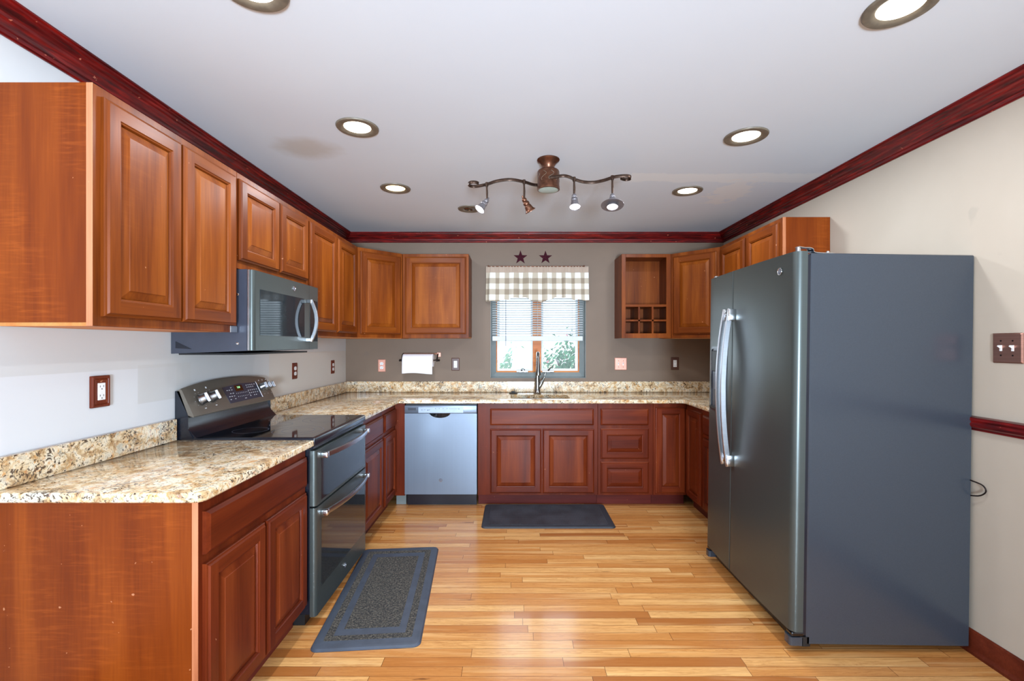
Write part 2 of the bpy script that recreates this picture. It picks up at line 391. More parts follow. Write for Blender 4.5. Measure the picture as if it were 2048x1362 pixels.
def tube(bm, pts, rad, seg=10, flat=None, up=Vector((0, 0, 1)), caps=True, mi=0):
    """round (or flat=(w,h) rectangular) tube along pts"""
    pts = [Vector(p) for p in pts]; rings = []
    for i, p in enumerate(pts):
        t = (pts[min(i+1, len(pts)-1)]-pts[max(i-1, 0)]).normalized()
        u = up if abs(t.dot(up)) < .95 else Vector((1, 0, 0))
        s = t.cross(u).normalized(); w = s.cross(t).normalized()
        r = rad[i] if isinstance(rad, (list, tuple)) else rad
        if flat:
            a, b = flat[0]/2*(r if rad else 1), flat[1]/2*(r if rad else 1)
            cs = [(-a, -b*.6), (-a*.8, -b), (a*.8, -b), (a, -b*.6), (a, b*.6), (a*.8, b), (-a*.8, b), (-a, b*.6)]
            rings.append([bm.verts.new(p+s*c+w*d) for c, d in cs])
        else: rings.append([bm.verts.new(p+(s*math.cos(2*PI*k/seg)+w*math.sin(2*PI*k/seg))*r) for k in range(seg)])
    n = len(rings[0])
    for a, b in zip(rings, rings[1:]):
        for k in range(n):
            f = bm.faces.new((a[k], a[(k+1) % n], b[(k+1) % n], b[k])); f.material_index = mi
    if caps:
        f = bm.faces.new(rings[0][::-1]); f.material_index = mi; f = bm.faces.new(rings[-1]); f.material_index = mi
    return bm
def smoothpath(pts, n=6):
    pts = [Vector(p) for p in pts]; out = []
    for i in range(len(pts)-1):
        p0, p1, p2, p3 = pts[max(i-1, 0)], pts[i], pts[i+1], pts[min(i+2, len(pts)-1)]
        for k in range(n):
            t = k/n
            out.append(.5*((2*p1)+(-p0+p2)*t+(2*p0-5*p1+4*p2-p3)*t*t+(-p0+3*p1-3*p2+p3)*t**3))
    out.append(pts[-1]); return out
def text(parent, name, s, size, loc, rot, mat, ext=.0004):
    cu = bpy.data.curves.new(name, 'FONT'); cu.body = s; cu.size = size; cu.extrude = ext; cu.align_x = 'CENTER'; cu.align_y = 'CENTER'
    t = bpy.data.objects.new('tmp', cu); COL.objects.link(t)
    dg = bpy.context.evaluated_depsgraph_get(); me = bpy.data.meshes.new_from_object(t.evaluated_get(dg))
    bpy.data.objects.remove(t); me.name = name
    o = link(name, me, mat, parent); o.location = loc; o.rotation_euler = rot; return o
def rrect(x0, x1, y0, y1, r, n=5):
    out = []
    for cx, cy, a in ((x1-r, y0+r, -90), (x1-r, y1-r, 0), (x0+r, y1-r, 90), (x0+r, y0+r, 180)):
        for k in range(n+1):
            t = math.radians(a+90*k/n); out.append((cx+r*math.cos(t), cy+r*math.sin(t)))
    return out
def loft(bm, loops, cap0=True, cap1=True, mis=None):
    R = [[bm.verts.new(p) for p in L] for L in loops]; n = len(R[0])
    for i, (a, b) in enumerate(zip(R, R[1:])):
        for k in range(n):
            f = bm.faces.new((a[k], a[(k+1) % n], b[(k+1) % n], b[k]))
            if mis: f.material_index = mis[i]
    if cap0: bm.faces.new(R[0][::-1])
    if cap1:
        f = bm.faces.new(R[-1])
        if mis: f.material_index = mis[-1]
    return bm

# ------------------------------------------------------------------ room shell
XL, XR, YB, ZC = -1.640, 2.031, 4.51, 2.437
YR = -3.4
struct(fin('floor', box(B(), XL-.1, XR+.1, YR, YB+.15, -.05, 0), 'floor'))
struct(fin('ceiling', box(B(), XL-.1, XR+.1, YR, YB+.15, ZC, ZC+.06), 'ceiling'))
struct(fin('wall_left', box(B(), XL-.1, XL, YR, YB+.15, 0, ZC), 'wall_l'))
bm = B(); box(bm, XR, XR+.1, -.3, YB+.15, 0, ZC); box(bm, XR, XR+.1, YR, -2.7, 0, ZC); box(bm, XR, XR+.1, -2.7, -.3, 0, .2); box(bm, XR, XR+.1, -2.7, -.3, 2.15, ZC)  # unseen opening added behind the camera for the side fill
struct(fin('wall_right', bm, 'wall_r'))
WX0, WX1, WZ0, WZ1 = -.232, .692, 1.034, 2.06
bm = B()
box(bm, XL, WX0, YB, YB+.15, 0, ZC); box(bm, WX1, XR, YB, YB+.15, 0, ZC)
box(bm, WX0, WX1, YB, YB+.15, 0, WZ0); box(bm, WX0, WX1, YB, YB+.15, WZ1, ZC)
struct(fin('wall_back', bm, 'wall_b'))
# rear wall of the open room behind the camera, with a wide opening left for daylight
bm = B()
box(bm, XL, -1.45, YR-.12, YR, 0, ZC); box(bm, 1.9, XR, YR-.12, YR, 0, ZC); box(bm, -1.45, 1.9, YR-.12, YR, 2.35, ZC)
box(bm, .2, .28, YR-.1, YR-.04, 0, 2.35)
struct(fin('wall_rear', bm, 'bigroom'))

# crown moulding: profile (out from wall, down from ceiling)
cp = [(0, 0), (.078, 0), (.078, .006), (.072, .010), (.070, .016), (.062, .020), (.058, .028), (.050, .032), (.046, .040),
      (.036, .044), (.031, .053), (.022, .057), (.019, .066), (.012, .069), (.012, .083), (.006, .088), (0, .088)]
def crown(name, pts):
    """pts: list of (corner xy, inward mitre direction per unit projection)"""
    bm = B()
    loops = [[(p[0]+m[0]*a, p[1]+m[1]*a, ZC-b) for a, b in cp] for p, m in pts]
    loft(bm, loops); return struct(fin(name, bm, 'mahog', smooth=25))
crown('trim_1', [((XL, YR+.01), (1, 0)), ((XL, YB), (1, -1))])
crown('trim_2', [((XL, YB), (1, -1)), ((XR, YB), (-1, -1))])
crown('trim_3', [((XR, YB), (-1, -1)), ((XR, YR+.01), (-1, 0))])
# chair rail and baseboard on the right wall
cr = [(0, 0), (.010, .002), (.014, .012), (.022, .018), (.026, .030), (.020, .040), (.026, .048), (.024, .060), (.006, .064), (0, .064)]
bm = B(); prism(bm, [(XR-a, .981+b) for a, b in cr], YR+.01, 2.2, 'y')
struct(fin('trim_4', bm, 'mahog', smooth=25))
bb = [(0, 0), (.026, 0), (.026, .012), (.018, .020), (.015, .028), (.015, .078), (.011, .088), (.011, .093), (.004, .099), (0, .099)]
bm = B(); prism(bm, [(XR-a, b) for a, b in bb], YR+.01, 3.03, 'y'); struct(fin('baseboard_right', bm, 'base_wood', smooth=25))
bm = B(); prism(bm, [(XL+a, b) for a, b in bb], YR+.01, 1.47, 'y'); struct(fin('baseboard_left', bm, 'base_wood', smooth=25))

# ------------------------------------------------------------------ window
win = bpy.data.objects.new('window_1', None); COL.objects.link(win); win.location = ((WX0+WX1)/2, YB, WZ0); struct(win)
def wl(p): return (p[0]-win.location.x, p[1]-win.location.y, p[2]-win.location.z)
def frame_ring(bm, x0, x1, z0, z1, w, ya, yb, wy=None, z_w=None):
    """mitred picture-frame ring: outer loop (ya) to inner loop (yb), then back to depth wy"""
    o = [(x0, z0), (x1, z0), (x1, z1), (x0, z1)]; zw = z_w or w
    i = [(x0+w, z0+zw), (x1-w, z0+zw), (x1-w, z1-zw), (x0+w, z1-zw)]
    wy = wy or yb+.02
    L = [[(a, ya, b) for a, b in o], [(a, yb, b) for a, b in i], [(a, wy, b) for a, b in i], [(a, wy, b) for a, b in o]]
    R = [[bm.verts.new(wl(p)) for p in q] for q in L]
    for a, b in ((0, 1), (1, 2), (2, 3), (3, 0)):
        for k in range(4): bm.faces.new((R[a][k], R[a][(k+1) % 4], R[b][(k+1) % 4], R[b][k]))
    return bm
# jamb lining + sloped stop
bm = B(); t = .004
for (a, b, c, d) in ((WX0, WX0+t, WZ0, WZ1), (WX1-t, WX1, WZ0, WZ1), (WX0, WX1, WZ0, WZ0+t), (WX0, WX1, WZ1-t, WZ1)):
    x0, y0, z0 = wl((a, YB-.003, c)); x1, y1, z1 = wl((b, YB+.1, d)); box(bm, x0, x1, y0, y1, z0, z1)
fin('jamb', bm, 'grey_jamb', win)
bm = B(); frame_ring(bm, WX0+t, WX1-t, WZ0+t, WZ1-t, .046, YB+.072, YB+.092, YB+.10); fin('window_stop', bm, 'grey_jamb', win)
IX0, IX1, IZ0, IZ1 = WX0+.05, WX1-.05, WZ0+.054, WZ1-.05
Yw = YB+.10
bm = B(); frame_ring(bm, IX0-.012, IX1+.012, IZ0-.012, IZ1+.012, .022, Yw, Yw+.004, Yw+.05)
x0, y0, z0 = wl((.181, Yw-.004, IZ0)); x1, y1, z1 = wl((.266, Yw+.05, IZ1)); box(bm, x0, x1, y0, y1, z0, z1, .003)
fin('window_frame', bm, 'sash', win)
for (a, b) in ((IX0+.012, .183), (.264, IX1-.012)):
    bm = B(); frame_ring(bm, a, b, IZ0+.008, IZ1-.008, .022, Yw+.012, Yw+.016, Yw+.045)
    s = fin('sash', bm, 'vinyl', win); s['label'] = 'pale vinyl sash'
    bm = B(); x0, y0, z0 = wl((a+.02, Yw+.028, IZ0+.028)); x1, y1, z1 = wl((b-.02, Yw+.032, IZ1-.028)); box(bm, x0, x1, y0, y1, z0, z1)
    fin('pane', bm, 'glass', s)
for i, cx in enumerate((.08, .335)):
    bm = B(); x, y, z = wl((cx, Yw, IZ0+.012))
    box(bm, x-.06, x+.055, y-.022, y+.002, z-.014, z+.004, .003)
    if i: tube(bm, [(x, y-.02, z), (x+.006, y-.03, z+.016), (x+.03, y-.036, z+.036), (x+.042, y-.036, z+.05)], [.009, .008, .006, .009], 10)
    else: tube(bm, [(x-.01, y-.02, z), (x-.008, y-.03, z+.014), (x+.01, y-.036, z+.02), (x+.022, y-.03, z+.006)], [.009, .009, .006, .006], 10)
    lab(fin('crank_handle', bm, 'nickel', win, smooth=40), 'metal casement crank, folded' if not i else 'metal casement crank, raised')

# blinds
bx0, bx1, by = -.217, .668, YB+.036
bl = thing('mini_blind', 'white mini blind lowered halfway behind the checked valance', 'blind', ((bx0+bx1)/2, by, 1.43))
def bl_l(x, y, z): return (x-(bx0+bx1)/2, y-by, z-1.43)
bm = B(); w = (bx1-bx0)/2
box(bm, -w, w, -.016, .016, -.035, .013, .004); fin('bottom_rail', bm, 'blind', bl)
bm = B(); box(bm, -w, w, -.02, .02, .60-.035, .60, .003); fin('head_rail', bm, 'blind', bl)
sm = None
for k in range(23):
    z = .036+k*.0228
    if sm is None:
        bm = B(); n = 6; P = []
        for j in range(n+1):
            a = (j/n-.5); P.append((a*.029, .0022*(1-4*a*a)+a*.0125))
        poly = P+[(p[0], p[1]-.0009) for p in P[::-1]]
        prism(bm, poly, -w, w, 'x')
        o = fin('slat', bm, 'blind', bl, smooth=50); sm = o
    else: o = sm.copy(); COL.objects.link(o); o.parent = bl
    o.location = (0, 0, z)
for cx in (-.34, 0, .34):
    bm = B(); tube(bm, [(cx, -.0175, -.02), (cx, -.0175, .58)], .0012, 6); tube(bm, [(cx, .0175, -.02), (cx, .0175, .58)], .0012, 6)
    fin('ladder_cord', bm, 'blind', bl)
bm = B(); tube(bm, [(-.31, -.028, .56), (-.31, -.028, -.085)], .0025, 8); fin('tilt_wand', bm, 'print_dk', bl)

# valance
vx0, vx1, vy = -.272, .708, YB-.075
va = thing('valance', 'tan and white buffalo check valance hanging over the kitchen window', 'curtain', ((vx0+vx1)/2, YB, 2.10))
ztop = 2.108-2.10
def hem(x):
    pts = [(-.30, 1.770), (-.18, 1.772), (-.08, 1.788), (.02, 1.806), (.10, 1.808), (.15, 1.785), (.215, 1.768), (.27, 1.765), (.33, 1.785), (.41, 1.812), (.50, 1.806), (.58, 1.786), (.75, 1.776)]
    for (a, za), (b, zb) in zip(pts, pts[1:]):
        if a <= x <= b: t = (x-a)/(b-a); t = t*t*(3-2*t); return za+(zb-za)*t
    return 1.775
bm = B(); uvl = bm.loops.layers.uv.new('UVMap')
NU, NV = 260, 24; grid = []; cxm = (vx0+vx1)/2
rr = random.Random(3); ph = [rr.uniform(0, 6.28) for _ in range(6)]
for i in range(NU+1):
    u = i/NU; col = []
    # path: return on the left, front, return on the right
    L = .07; tot = (vx1-vx0)+2*L; s = u*tot
    if s < L: X, Y0 = vx0, YB-.006-(s/L)*.069
    elif s > tot-L: X, Y0 = vx1, YB-.006-((tot-s)/L)*.069
    else: X, Y0 = vx0+(s-L), vy
    amp = min(1, max(0, min(s-L*.8, tot-L*.8-s))/.04)
    f = .55*math.sin(X*62+ph[0]+1.3*math.sin(X*9+ph[1]))+.45*math.sin(X*37+ph[2])
    fine = math.sin(X*190+ph[3]+2*math.sin(X*21))
    for j in range(NV+1):
        v = j/NV; zb = hem(X)-2.10+.003*math.sin(X*62+ph[0])
        z = ztop+(zb-ztop)*v
        fl = min(1, v*2.4)
        y = Y0-amp*(.016*f*fl+.0045*fine*max(0, 1-v*4)+.008*v)
        x = X+(X-cxm)*.012*v-(.012*math.cos(X*62+ph[0])*fl*amp*.6)
        col.append((bm.verts.new((x-cxm, y-YB, z)), (s/.090+.25, (ztop-z)/.105-.08)))
    grid.append(col)
for i in range(NU):
    for j in range(NV):
        q = [grid[i][j], grid[i+1][j], grid[i+1][j+1], grid[i][j+1]]
        f = bm.faces.new([a[0] for a in q])
        for lp, a in zip(f.loops, q): lp[uvl].uv = a[1]
cl = fin('cloth', bm, 'check', va, smooth=80)
so = cl.modifiers.new('thick', 'SOLIDIFY'); so.thickness = .0012
bm = B(); tube(bm, [(-.47, -.073, ztop-.001), (.45, -.073, ztop-.001)], .005, 10)
tube(bm, [(-.47, -.073, ztop-.001), (-.47, -.002, ztop-.001)], .004, 8); tube(bm, [(.45, -.073, ztop-.001), (.45, -.002, ztop-.001)], .004, 8)
for sx in (-.468, .448): lathe(bm, [(0, -.008), (.006, -.006), (.008, 0), (.006, .006), (0, .008)], Matrix.Translation((sx, -.08, ztop+.001)), 12)
fin('curtain_rod', bm, 'copperbr', va, smooth=50)

# stars
for i, (cx, r) in enumerate(((.058, .071), (.301, .068))):
    t = thing('metal_star', 'burgundy barn star on the wall, ' + ('left one of the pair above the valance' if i == 0 else 'right one of the pair above the valance'), 'star', (cx, YB, 2.205), group='barn stars above the window')
    bm = B(); c = bm.verts.new((0, -.02, 0)); ring = []
    for k in range(10):
        a = PI/2+k*PI/5; q = r if k % 2 == 0 else r*.40
        ring.append(bm.verts.new((q*math.cos(a), -.002, q*math.sin(a))))
    for k in range(10): bm.faces.new((c, ring[k], ring[(k+1) % 10]))
    bm.faces.new(ring); fin('star_body', bm, 'star', t)

# exterior beyond the window
struct(fin('ground', loft(B(), [[(-14, 4.9, -.4), (16, 4.9, -.4), (16, 30, .1), (-14, 30, .1)], [(-14, 4.9, -.45), (16, 4.9, -.45), (16, 30, .05), (-14, 30, .05)]]), 'lawn'))
def bush(cx, cy, z0, rx, ry, rz, n, leaf, label, blooms=0, sd=1):
    r = random.Random(sd)
    t = thing('shrub', label, 'shrub', (cx, cy, z0))
    bm = B(); bb2 = B()
    for k in range(n+blooms):
        th = r.uniform(0, 2*PI); ph_ = math.acos(r.uniform(-.3, 1)); q = r.uniform(.55, 1.05)+.12*math.sin(th*5)
        p = Vector((rx*q*math.sin(ph_)*math.cos(th), ry*q*math.sin(ph_)*math.sin(th), rz*(.4+.6*q*math.cos(ph_))))
        s = r.uniform(.02, .05); nrm = Vector((r.gauss(0, 1), r.gauss(0, 1), r.gauss(0, 1)+.5)).normalized()
        a = nrm.orthogonal().normalized(); b = nrm.cross(a)
        tgt = bm if k < n else bb2
        face(tgt, [p-a*s*1.5, p-b*s*.6+nrm*s*.2, p+a*s*1.5, p+b*s*.6+nrm*s*.2])
    fin('foliage', bm, leaf, t, recalc=False)
    if blooms: fin('blossom', bb2, 'bloom', t, recalc=False)
    else: bb2.free()
    bm = B()
    for k in range(7):
        a = k*2*PI/7; tube(bm, [(0, 0, 0), (rx*.25*math.cos(a), ry*.25*math.sin(a), rz*.35), (rx*.55*math.cos(a), ry*.55*math.sin(a), rz*.75)], [.03, .02, .008], 6)
    fin('stem', bm, 'bark', t)
bush(1.25, 8.6, -.32, .95, .6, 1.9, 2600, 'leaf', 'green flowering shrub seen through the right window pane', 160, 4)
bush(-.02, 8.2, -.33, .42, .4, 1.58, 900, 'leaf2', 'pale low shrub seen through the left window pane', 0, 9)
bush(2.9, 10.5, -.3, 1.2, .8, 2.7, 1600, 'leaf2', 'tall pale shrub far behind the flowering one outside', 0, 12)

# ------------------------------------------------------------------ cabinets
def door(parent, x0, x1, z0, z1, k='wood', fw=.052, hgrain=False, name='door', y=0.0):
    t = .020
    bm = B(); V, H = 0, 1
    def rect(ins, yy): return [(x0+ins, yy, z0+ins), (x1-ins, yy, z0+ins), (x1-ins, yy, z1-ins), (x0+ins, yy, z1-ins)]
    def band(a, b):
        A = [bm.verts.new(p) for p in a]; C = [bm.verts.new(p) for p in b]
        for i in range(4):
            f = bm.faces.new((A[i], A[(i+1) % 4], C[(i+1) % 4], C[i])); f.material_index = H if i in (0, 2) else V
    L = [rect(0, y), rect(0, y-.010), rect(.003, y-.0125), rect(.008, y-.014), rect(.012, y-t)]
    for a, b in zip(L, L[1:]): band(a, b)
    o, i = L[-1], rect(fw, y-t)
    ax0, ax1, az0, az1 = o[0][0], o[1][0], o[0][2], o[2][2]; bx0_, bx1_, bz0, bz1 = i[0][0], i[1][0], i[0][2], i[2][2]
    Y = y-t
    face(bm, [(ax0, Y, az0), (bx0_, Y, az0), (bx0_, Y, az1), (ax0, Y, az1)], V); face(bm, [(bx1_, Y, az0), (ax1, Y, az0), (ax1, Y, az1), (bx1_, Y, az1)], V)
    face(bm, [(bx0_, Y, az0), (bx1_, Y, az0), (bx1_, Y, bz0), (bx0_, Y, bz0)], H); face(bm, [(bx0_, Y, bz1), (bx1_, Y, bz1), (bx1_, Y, az1), (bx0_, Y, az1)], H)
    L = [i, rect(fw+.003, y-.0165), rect(fw+.007, y-.0155), rect(fw+.010, y-.008)]
    for a, b in zip(L, L[1:]): band(a, b)
    face(bm, rect(0, y)[::-1], V)
    d = fin(name, bm, [k+'_v', k+'_h'], parent, recalc=False)
    bm = B(); g = fw+.008
    L = [rect(g, y-.006), rect(g+.004, y-.0085), rect(g+.030, y-.0165), rect(g+.0315, y-.0185)]
    def band2(a, b):
        A = [bm.verts.new(p) for p in a]; C = [bm.verts.new(p) for p in b]
        for i in range(4): bm.faces.new((A[i], A[(i+1) % 4], C[(i+1) % 4], C[i]))
    for a, b in zip(L, L[1:]): band2(a, b)
    face(bm, L[-1]); fin('raised_panel', bm, (k+'_p') if not hgrain else (k+'_h'), d, recalc=False)
    return d
def drawer(parent, x0, x1, z0, z1, k='red', y=0.0):
    def rect(ins, yy): return [(x0+ins, yy, z0+ins), (x1-ins, yy, z0+ins), (x1-ins, yy, z1-ins), (x0+ins, yy, z1-ins)]
    bm = B(); loft(bm, [rect(0, y), rect(0, y-.012), rect(.004, y-.0145), rect(.007, y-.016), (rect(.013, y-.020))])
    return fin('drawer_front', bm, k+'_h', parent)
def carcass(parent, w, d, z0, z1, k='wood', toe=False, end='v', face_z0=None):
    bm = B(); box(bm, 0, w, .019, d, z0+.012, z1, 0)
    b = fin('body', bm, 'wood_end' if end == 'end' else k+'_v', parent)
    bm = B(); box(bm, 0, w, 0, .019, z0, z1, .0012); fin('face_frame', bm, k+'_v', parent)
    return b
def underside(parent, w, d, z0):
    bm = B(); box(bm, .004, w-.004, .022, d-.002, z0+.0002, z0+.0115); lab(fin('bottom_panel', bm, 'under', parent), 'light orange bottom panel')
def toekick(parent, w, z1=.105, y=.06, d=.5, mat='toe'):
    bm = B(); box(bm, 0, w, y, y+.018, 0.001, z1+.01); fin('toe_kick', bm, mat, parent)
UZ0, UZ1 = 1.418, 2.180
G = {}
def upper_left(name, y0, y1, z0, doors, dz, label, end=False):
    X = -1.320; t = thing(name, label, 'cabinet', (X, y0, z0), (0, 0, PI/2), 'wall cabinets')
    sub = z0; w = y1-y0-.001
    carcass(t, w, .318, 0, UZ1-z0, end='end' if end else 'v'); underside(t, w, .318, 0)
    for a, b in doors: door(t, a-y0, b-y0, dz[0]-z0, dz[1]-z0)
    return t
t = upper_left('wall_cabinet', 1.451, 2.205, UZ0, [(1.480, 1.822), (1.834, 2.178)], (1.450, 2.150), 'two-door wall cabinet nearest the camera, left of the microwave', True)
bm = B(); box(bm, -.001, .003, .0, .0195, 0, .762, .0008); lab(fin('edge_strip', bm, 'wood_edge', t), 'pale worn front edge of the end panel')
bm = B(); box(bm, .70, .753, -.004, .001, -.002, .030, .002); lab(fin('metal_bracket', bm, 'steel', t), 'small shiny metal plate at the bottom corner')
upper_left('wall_cabinet', 2.206, 2.949, 1.722, [(2.208, 2.578), (2.594, 2.938)], (1.762, 2.150), 'short two-door wall cabinet directly above the microwave')
upper_left('wall_cabinet', 2.950, 3.899, UZ0, [(2.968, 3.408), (3.438, 3.845)], (1.450, 2.150), 'tall two-door wall cabinet between microwave and left corner cabinet')
def diag(corner, sgn, label):
    """24 inch diagonal corner wall cabinet; corner = wall corner, sgn=+1 left corner"""
    cx, cy = corner; a, dd = .61, .305
    if sgn > 0: P = [(cx, cy), (cx, cy-a), (cx+dd+.015, cy-a), (cx+a+.015, cy-dd), (cx+a+.015, cy)]; o = (cx+dd+.015, cy-a); ang = PI/4
    else: P = [(cx, cy), (cx-a, cy), (cx-a, cy-dd), (cx-dd, cy-a), (cx, cy-a)]; o = (cx-a, cy-dd); ang = -PI/4
    t = thing('corner_wall_cabinet', label, 'cabinet', (o[0], o[1], UZ0), (0, 0, ang), 'wall cabinets')
    Mi = Matrix.Rotation(-ang, 2)
    Q = [Mi @ Vector((p[0]-o[0], p[1]-o[1])) for p in P]
    # shrink slightly from the walls
    c = sum(Q, Vector((0, 0)))/5; Q = [c+(q-c)*.997 for q in Q]
    bm = B(); prism(bm, [(q.x, q.y) for q in Q], .0, .762, 'z'); fin('body', bm, 'wood_v', t)
    wd = .431; bm = B(); box(bm, .003, wd-.003, -.001, .012, 0, .762, .001); fin('face_frame', bm, 'wood_v', t)
    door(t, .022, wd-.022, .032, .732, fw=.054)
    bm = B(); prism(bm, [(c.x+(q.x-c.x)*.97, c.y+(q.y-c.y)*.97) for q in Q], -.004, -.0005, 'z'); lab(fin('bottom_panel', bm, 'under', t), 'light orange bottom panel')
    return t
diag((XL, YB), 1, 'angled single-door wall cabinet in the left corner')
diag((XR, YB), -1, 'angled single-door wall cabinet in the right corner, behind the fridge')
# back wall single door
FY = YB-.305
x0, x1 = -1.013, -.415
t = thing('wall_cabinet', 'single-door wall cabinet above the paper towel, left of the window', 'cabinet', (x0, FY, UZ0), group='wall cabinets')
carcass(t, x1-x0, .304, 0, .762); underside(t, x1-x0, .304, 0); door(t, .025, x1-x0-.022, .036, .735)
# wine rack
x0, x1 = .972, XR-.612; w = x1-x0
t = thing('wine_rack_cabinet', 'open wall cabinet with six bottle cubbies, right of the window', 'cabinet', (x0, FY, UZ0), group='wall cabinets')
bm = B()
box(bm, 0, .015, .019, .304, 0, .762); box(bm, w-.015, w, .019, .304, 0, .762)
box(bm, .015, w-.015, .019, .304, .747, .762); box(bm, .015, w-.015, .019, .304, .02, .035)
box(bm, .015, w-.015, .292, .304, .035, .747)
fin('body', bm, 'wood_v', t)
bm = B(); box(bm, 0, .036, 0, .019, 0, .762, .001); box(bm, w-.042, w, 0, .019, 0, .762, .001)
box(bm, .036, w-.042, 0, .019, .732, .762, .001); box(bm, .036, w-.042, 0, .019, 0, .043, .001); fin('face_frame', bm, 'wood_v', t)
bm = B(); box(bm, .015, w-.015, .004, .29, .284, .306, .001); fin('shelf', bm, 'wood_h', t)
bm = B(); box(bm, .015, w-.015, .006, .288, .153, .168, .0005); 
iw = w-.078
for k in (1, 2):
    x = .036+iw*k/3; box(bm, x-.008, x+.008, .006, .288, .035, .284, .0005)
fin('bottle_dividers', bm, 'wood_v', t)
# right wall cabinet, beyond the fridge
X = XR-.305
t = thing('wall_cabinet', 'two-door wall cabinet on the right wall, above and beyond the fridge', 'cabinet', (X, 3.899, UZ0), (0, 0, -PI/2), 'wall cabinets')
w = 3.899-2.985; carcass(t, w, .304, 0, .762, end='end'); underside(t, w, .304, 0)
def ry(y): return 3.899-y
door(t, ry(3.86), ry(3.458), .032, .735); door(t, ry(3.43), ry(3.018), .032, .735)
bm = B(); box(bm, w-.003, w+.001, 0, .0195, 0, .762, .0008); lab(fin('edge_strip', bm, 'wood_edge', t), 'pale front edge of the end panel')

# base cabinets ------------------------------------------------
BX = -1.006; BZ = .866
def base_left(name, y0, y1, label, end=False):
    t = thing(name, label, 'cabinet', (BX, y0, 0), (0, 0, PI/2), 'base cabinets')
    w = y1-y0-.001
    bm = B(); box(bm, 0, w, .019, BX-XL-.002, .105 if not end else .002, BZ)
    if end:   # toe notch
        bm.free(); bm = B(); d = BX-XL-.002
        prism(bm, [(.019, .105), (.078, .105), (.078, .002), (d, .002), (d, BZ), (.019, BZ)], 0, w, 'x')
    fin('body', bm, 'wood_end' if end else 'red_v', t)
    bm = B(); box(bm, 0, w, 0, .019, .095, BZ, .0012); fin('face_frame', bm, 'red_v', t)
    toekick(t, w, mat='toe')
    return t
t = base_left('base_cabinet', 1.475, 2.232, 'near base cabinet with one wide drawer over two doors, left of the range', True)
drawer(t, .020, .742, .683, .822); door(t, .020, .375, .113, .652, 'red'); door(t, .388, .742, .113, .652, 'red')
bm = B(); box(bm, -.001, .003, .0, .0195, .095, BZ, .0008); lab(fin('edge_strip', bm, 'wood_edge', t), 'pale front edge of the end panel')
t = base_left('base_cabinet', 2.998, 3.899, 'base cabinet with two drawers over two doors between range and dishwasher corner')
o0 = 2.998
drawer(t, 3.03-o0, 3.495-o0, .683, .822); drawer(t, 3.545-o0, 3.88-o0, .683, .822)
door(t, 3.03-o0, 3.495-o0, .113, .652, 'red'); door(t, 3.545-o0, 3.88-o0, .113, .652, 'red', fw=.05)
BY = 3.90
def base_back(name, x0, x1, label):
    t = thing(name, label, 'cabinet', (x0, BY, 0), group='base cabinets')
    w = x1-x0-.001
    bm = B(); box(bm, 0, w, .019, .56, .105, .69); box(bm, 0, .016, .019, .60, .105, BZ); box(bm, w-.016, w, .019, .60, .105, BZ); fin('body', bm, 'red_v', t)
    bm = B(); box(bm, 0, w, 0, .019, .095, BZ, .0012); fin('face_frame', bm, 'red_v', t); toekick(t, w)
    return t
# left corner filler and right filler beside dishwasher
t = thing('filler_panel', 'narrow red wood filler strip in the corner left of the dishwasher', 'panel', (BX+.001, BY, 0))
bm = B(); box(bm, 0, -.921-BX-.002, 0, .019, .09, BZ, .001); box(bm, 0, -.921-BX-.002, .019, .5, .10, BZ, 0); fin('board', bm, 'red_v', t)
bm = B(); box(bm, 0, -.921-BX-.002, .05, .066, .001, .09); lab(fin('toe_board', bm, 'grey_jamb', t), 'bare grey toe board')
t = base_back('sink_cabinet', -.308, .700, 'sink base cabinet with false drawer front over two doors, under the faucet')
x0 = -.308
drawer(t, -.204-x0, .664-x0, .683, .822); door(t, -.204-x0, .226-x0, .113, .652, 'red'); door(t, .236-x0, .668-x0, .113, .652, 'red')
t = base_back('drawer_cabinet', .701, 1.165, 'three-drawer base cabinet right of the sink cabinet'); x0 = .701
drawer(t, .722-x0, 1.124-x0, .683, .822)
door(t, .722-x0, 1.126-x0, .402, .656, 'red', .05, True, 'drawer_front'); door(t, .722-x0, 1.126-x0, .113, .378, 'red', .05, True, 'drawer_front')
t = base_back('corner_base_cabinet', 1.166, 1.444, 'tall narrow single-door base cabinet in the right corner'); x0 = 1.166
door(t, 1.182-x0, 1.436-x0, .113, .832, 'red', .05)
RX = 1.445
t = thing('base_cabinet', 'base cabinet on the right wall, partly hidden behind the fridge', 'cabinet', (RX, BY-.001, 0), (0, 0, -PI/2), 'base cabinets')
w = .87
bm = B(); box(bm, 0, w, .019, XR-RX-.002, .105, BZ); fin('body', bm, 'red_v', t)
bm = B(); box(bm, 0, w, 0, .019, .095, BZ, .0012); fin('face_frame', bm, 'red_v', t); toekick(t, w)
door(t, .03, .335, .113, .832, 'red', .05); drawer(t, .37, .85, .683, .822); door(t, .37, .85, .113, .652, 'red')

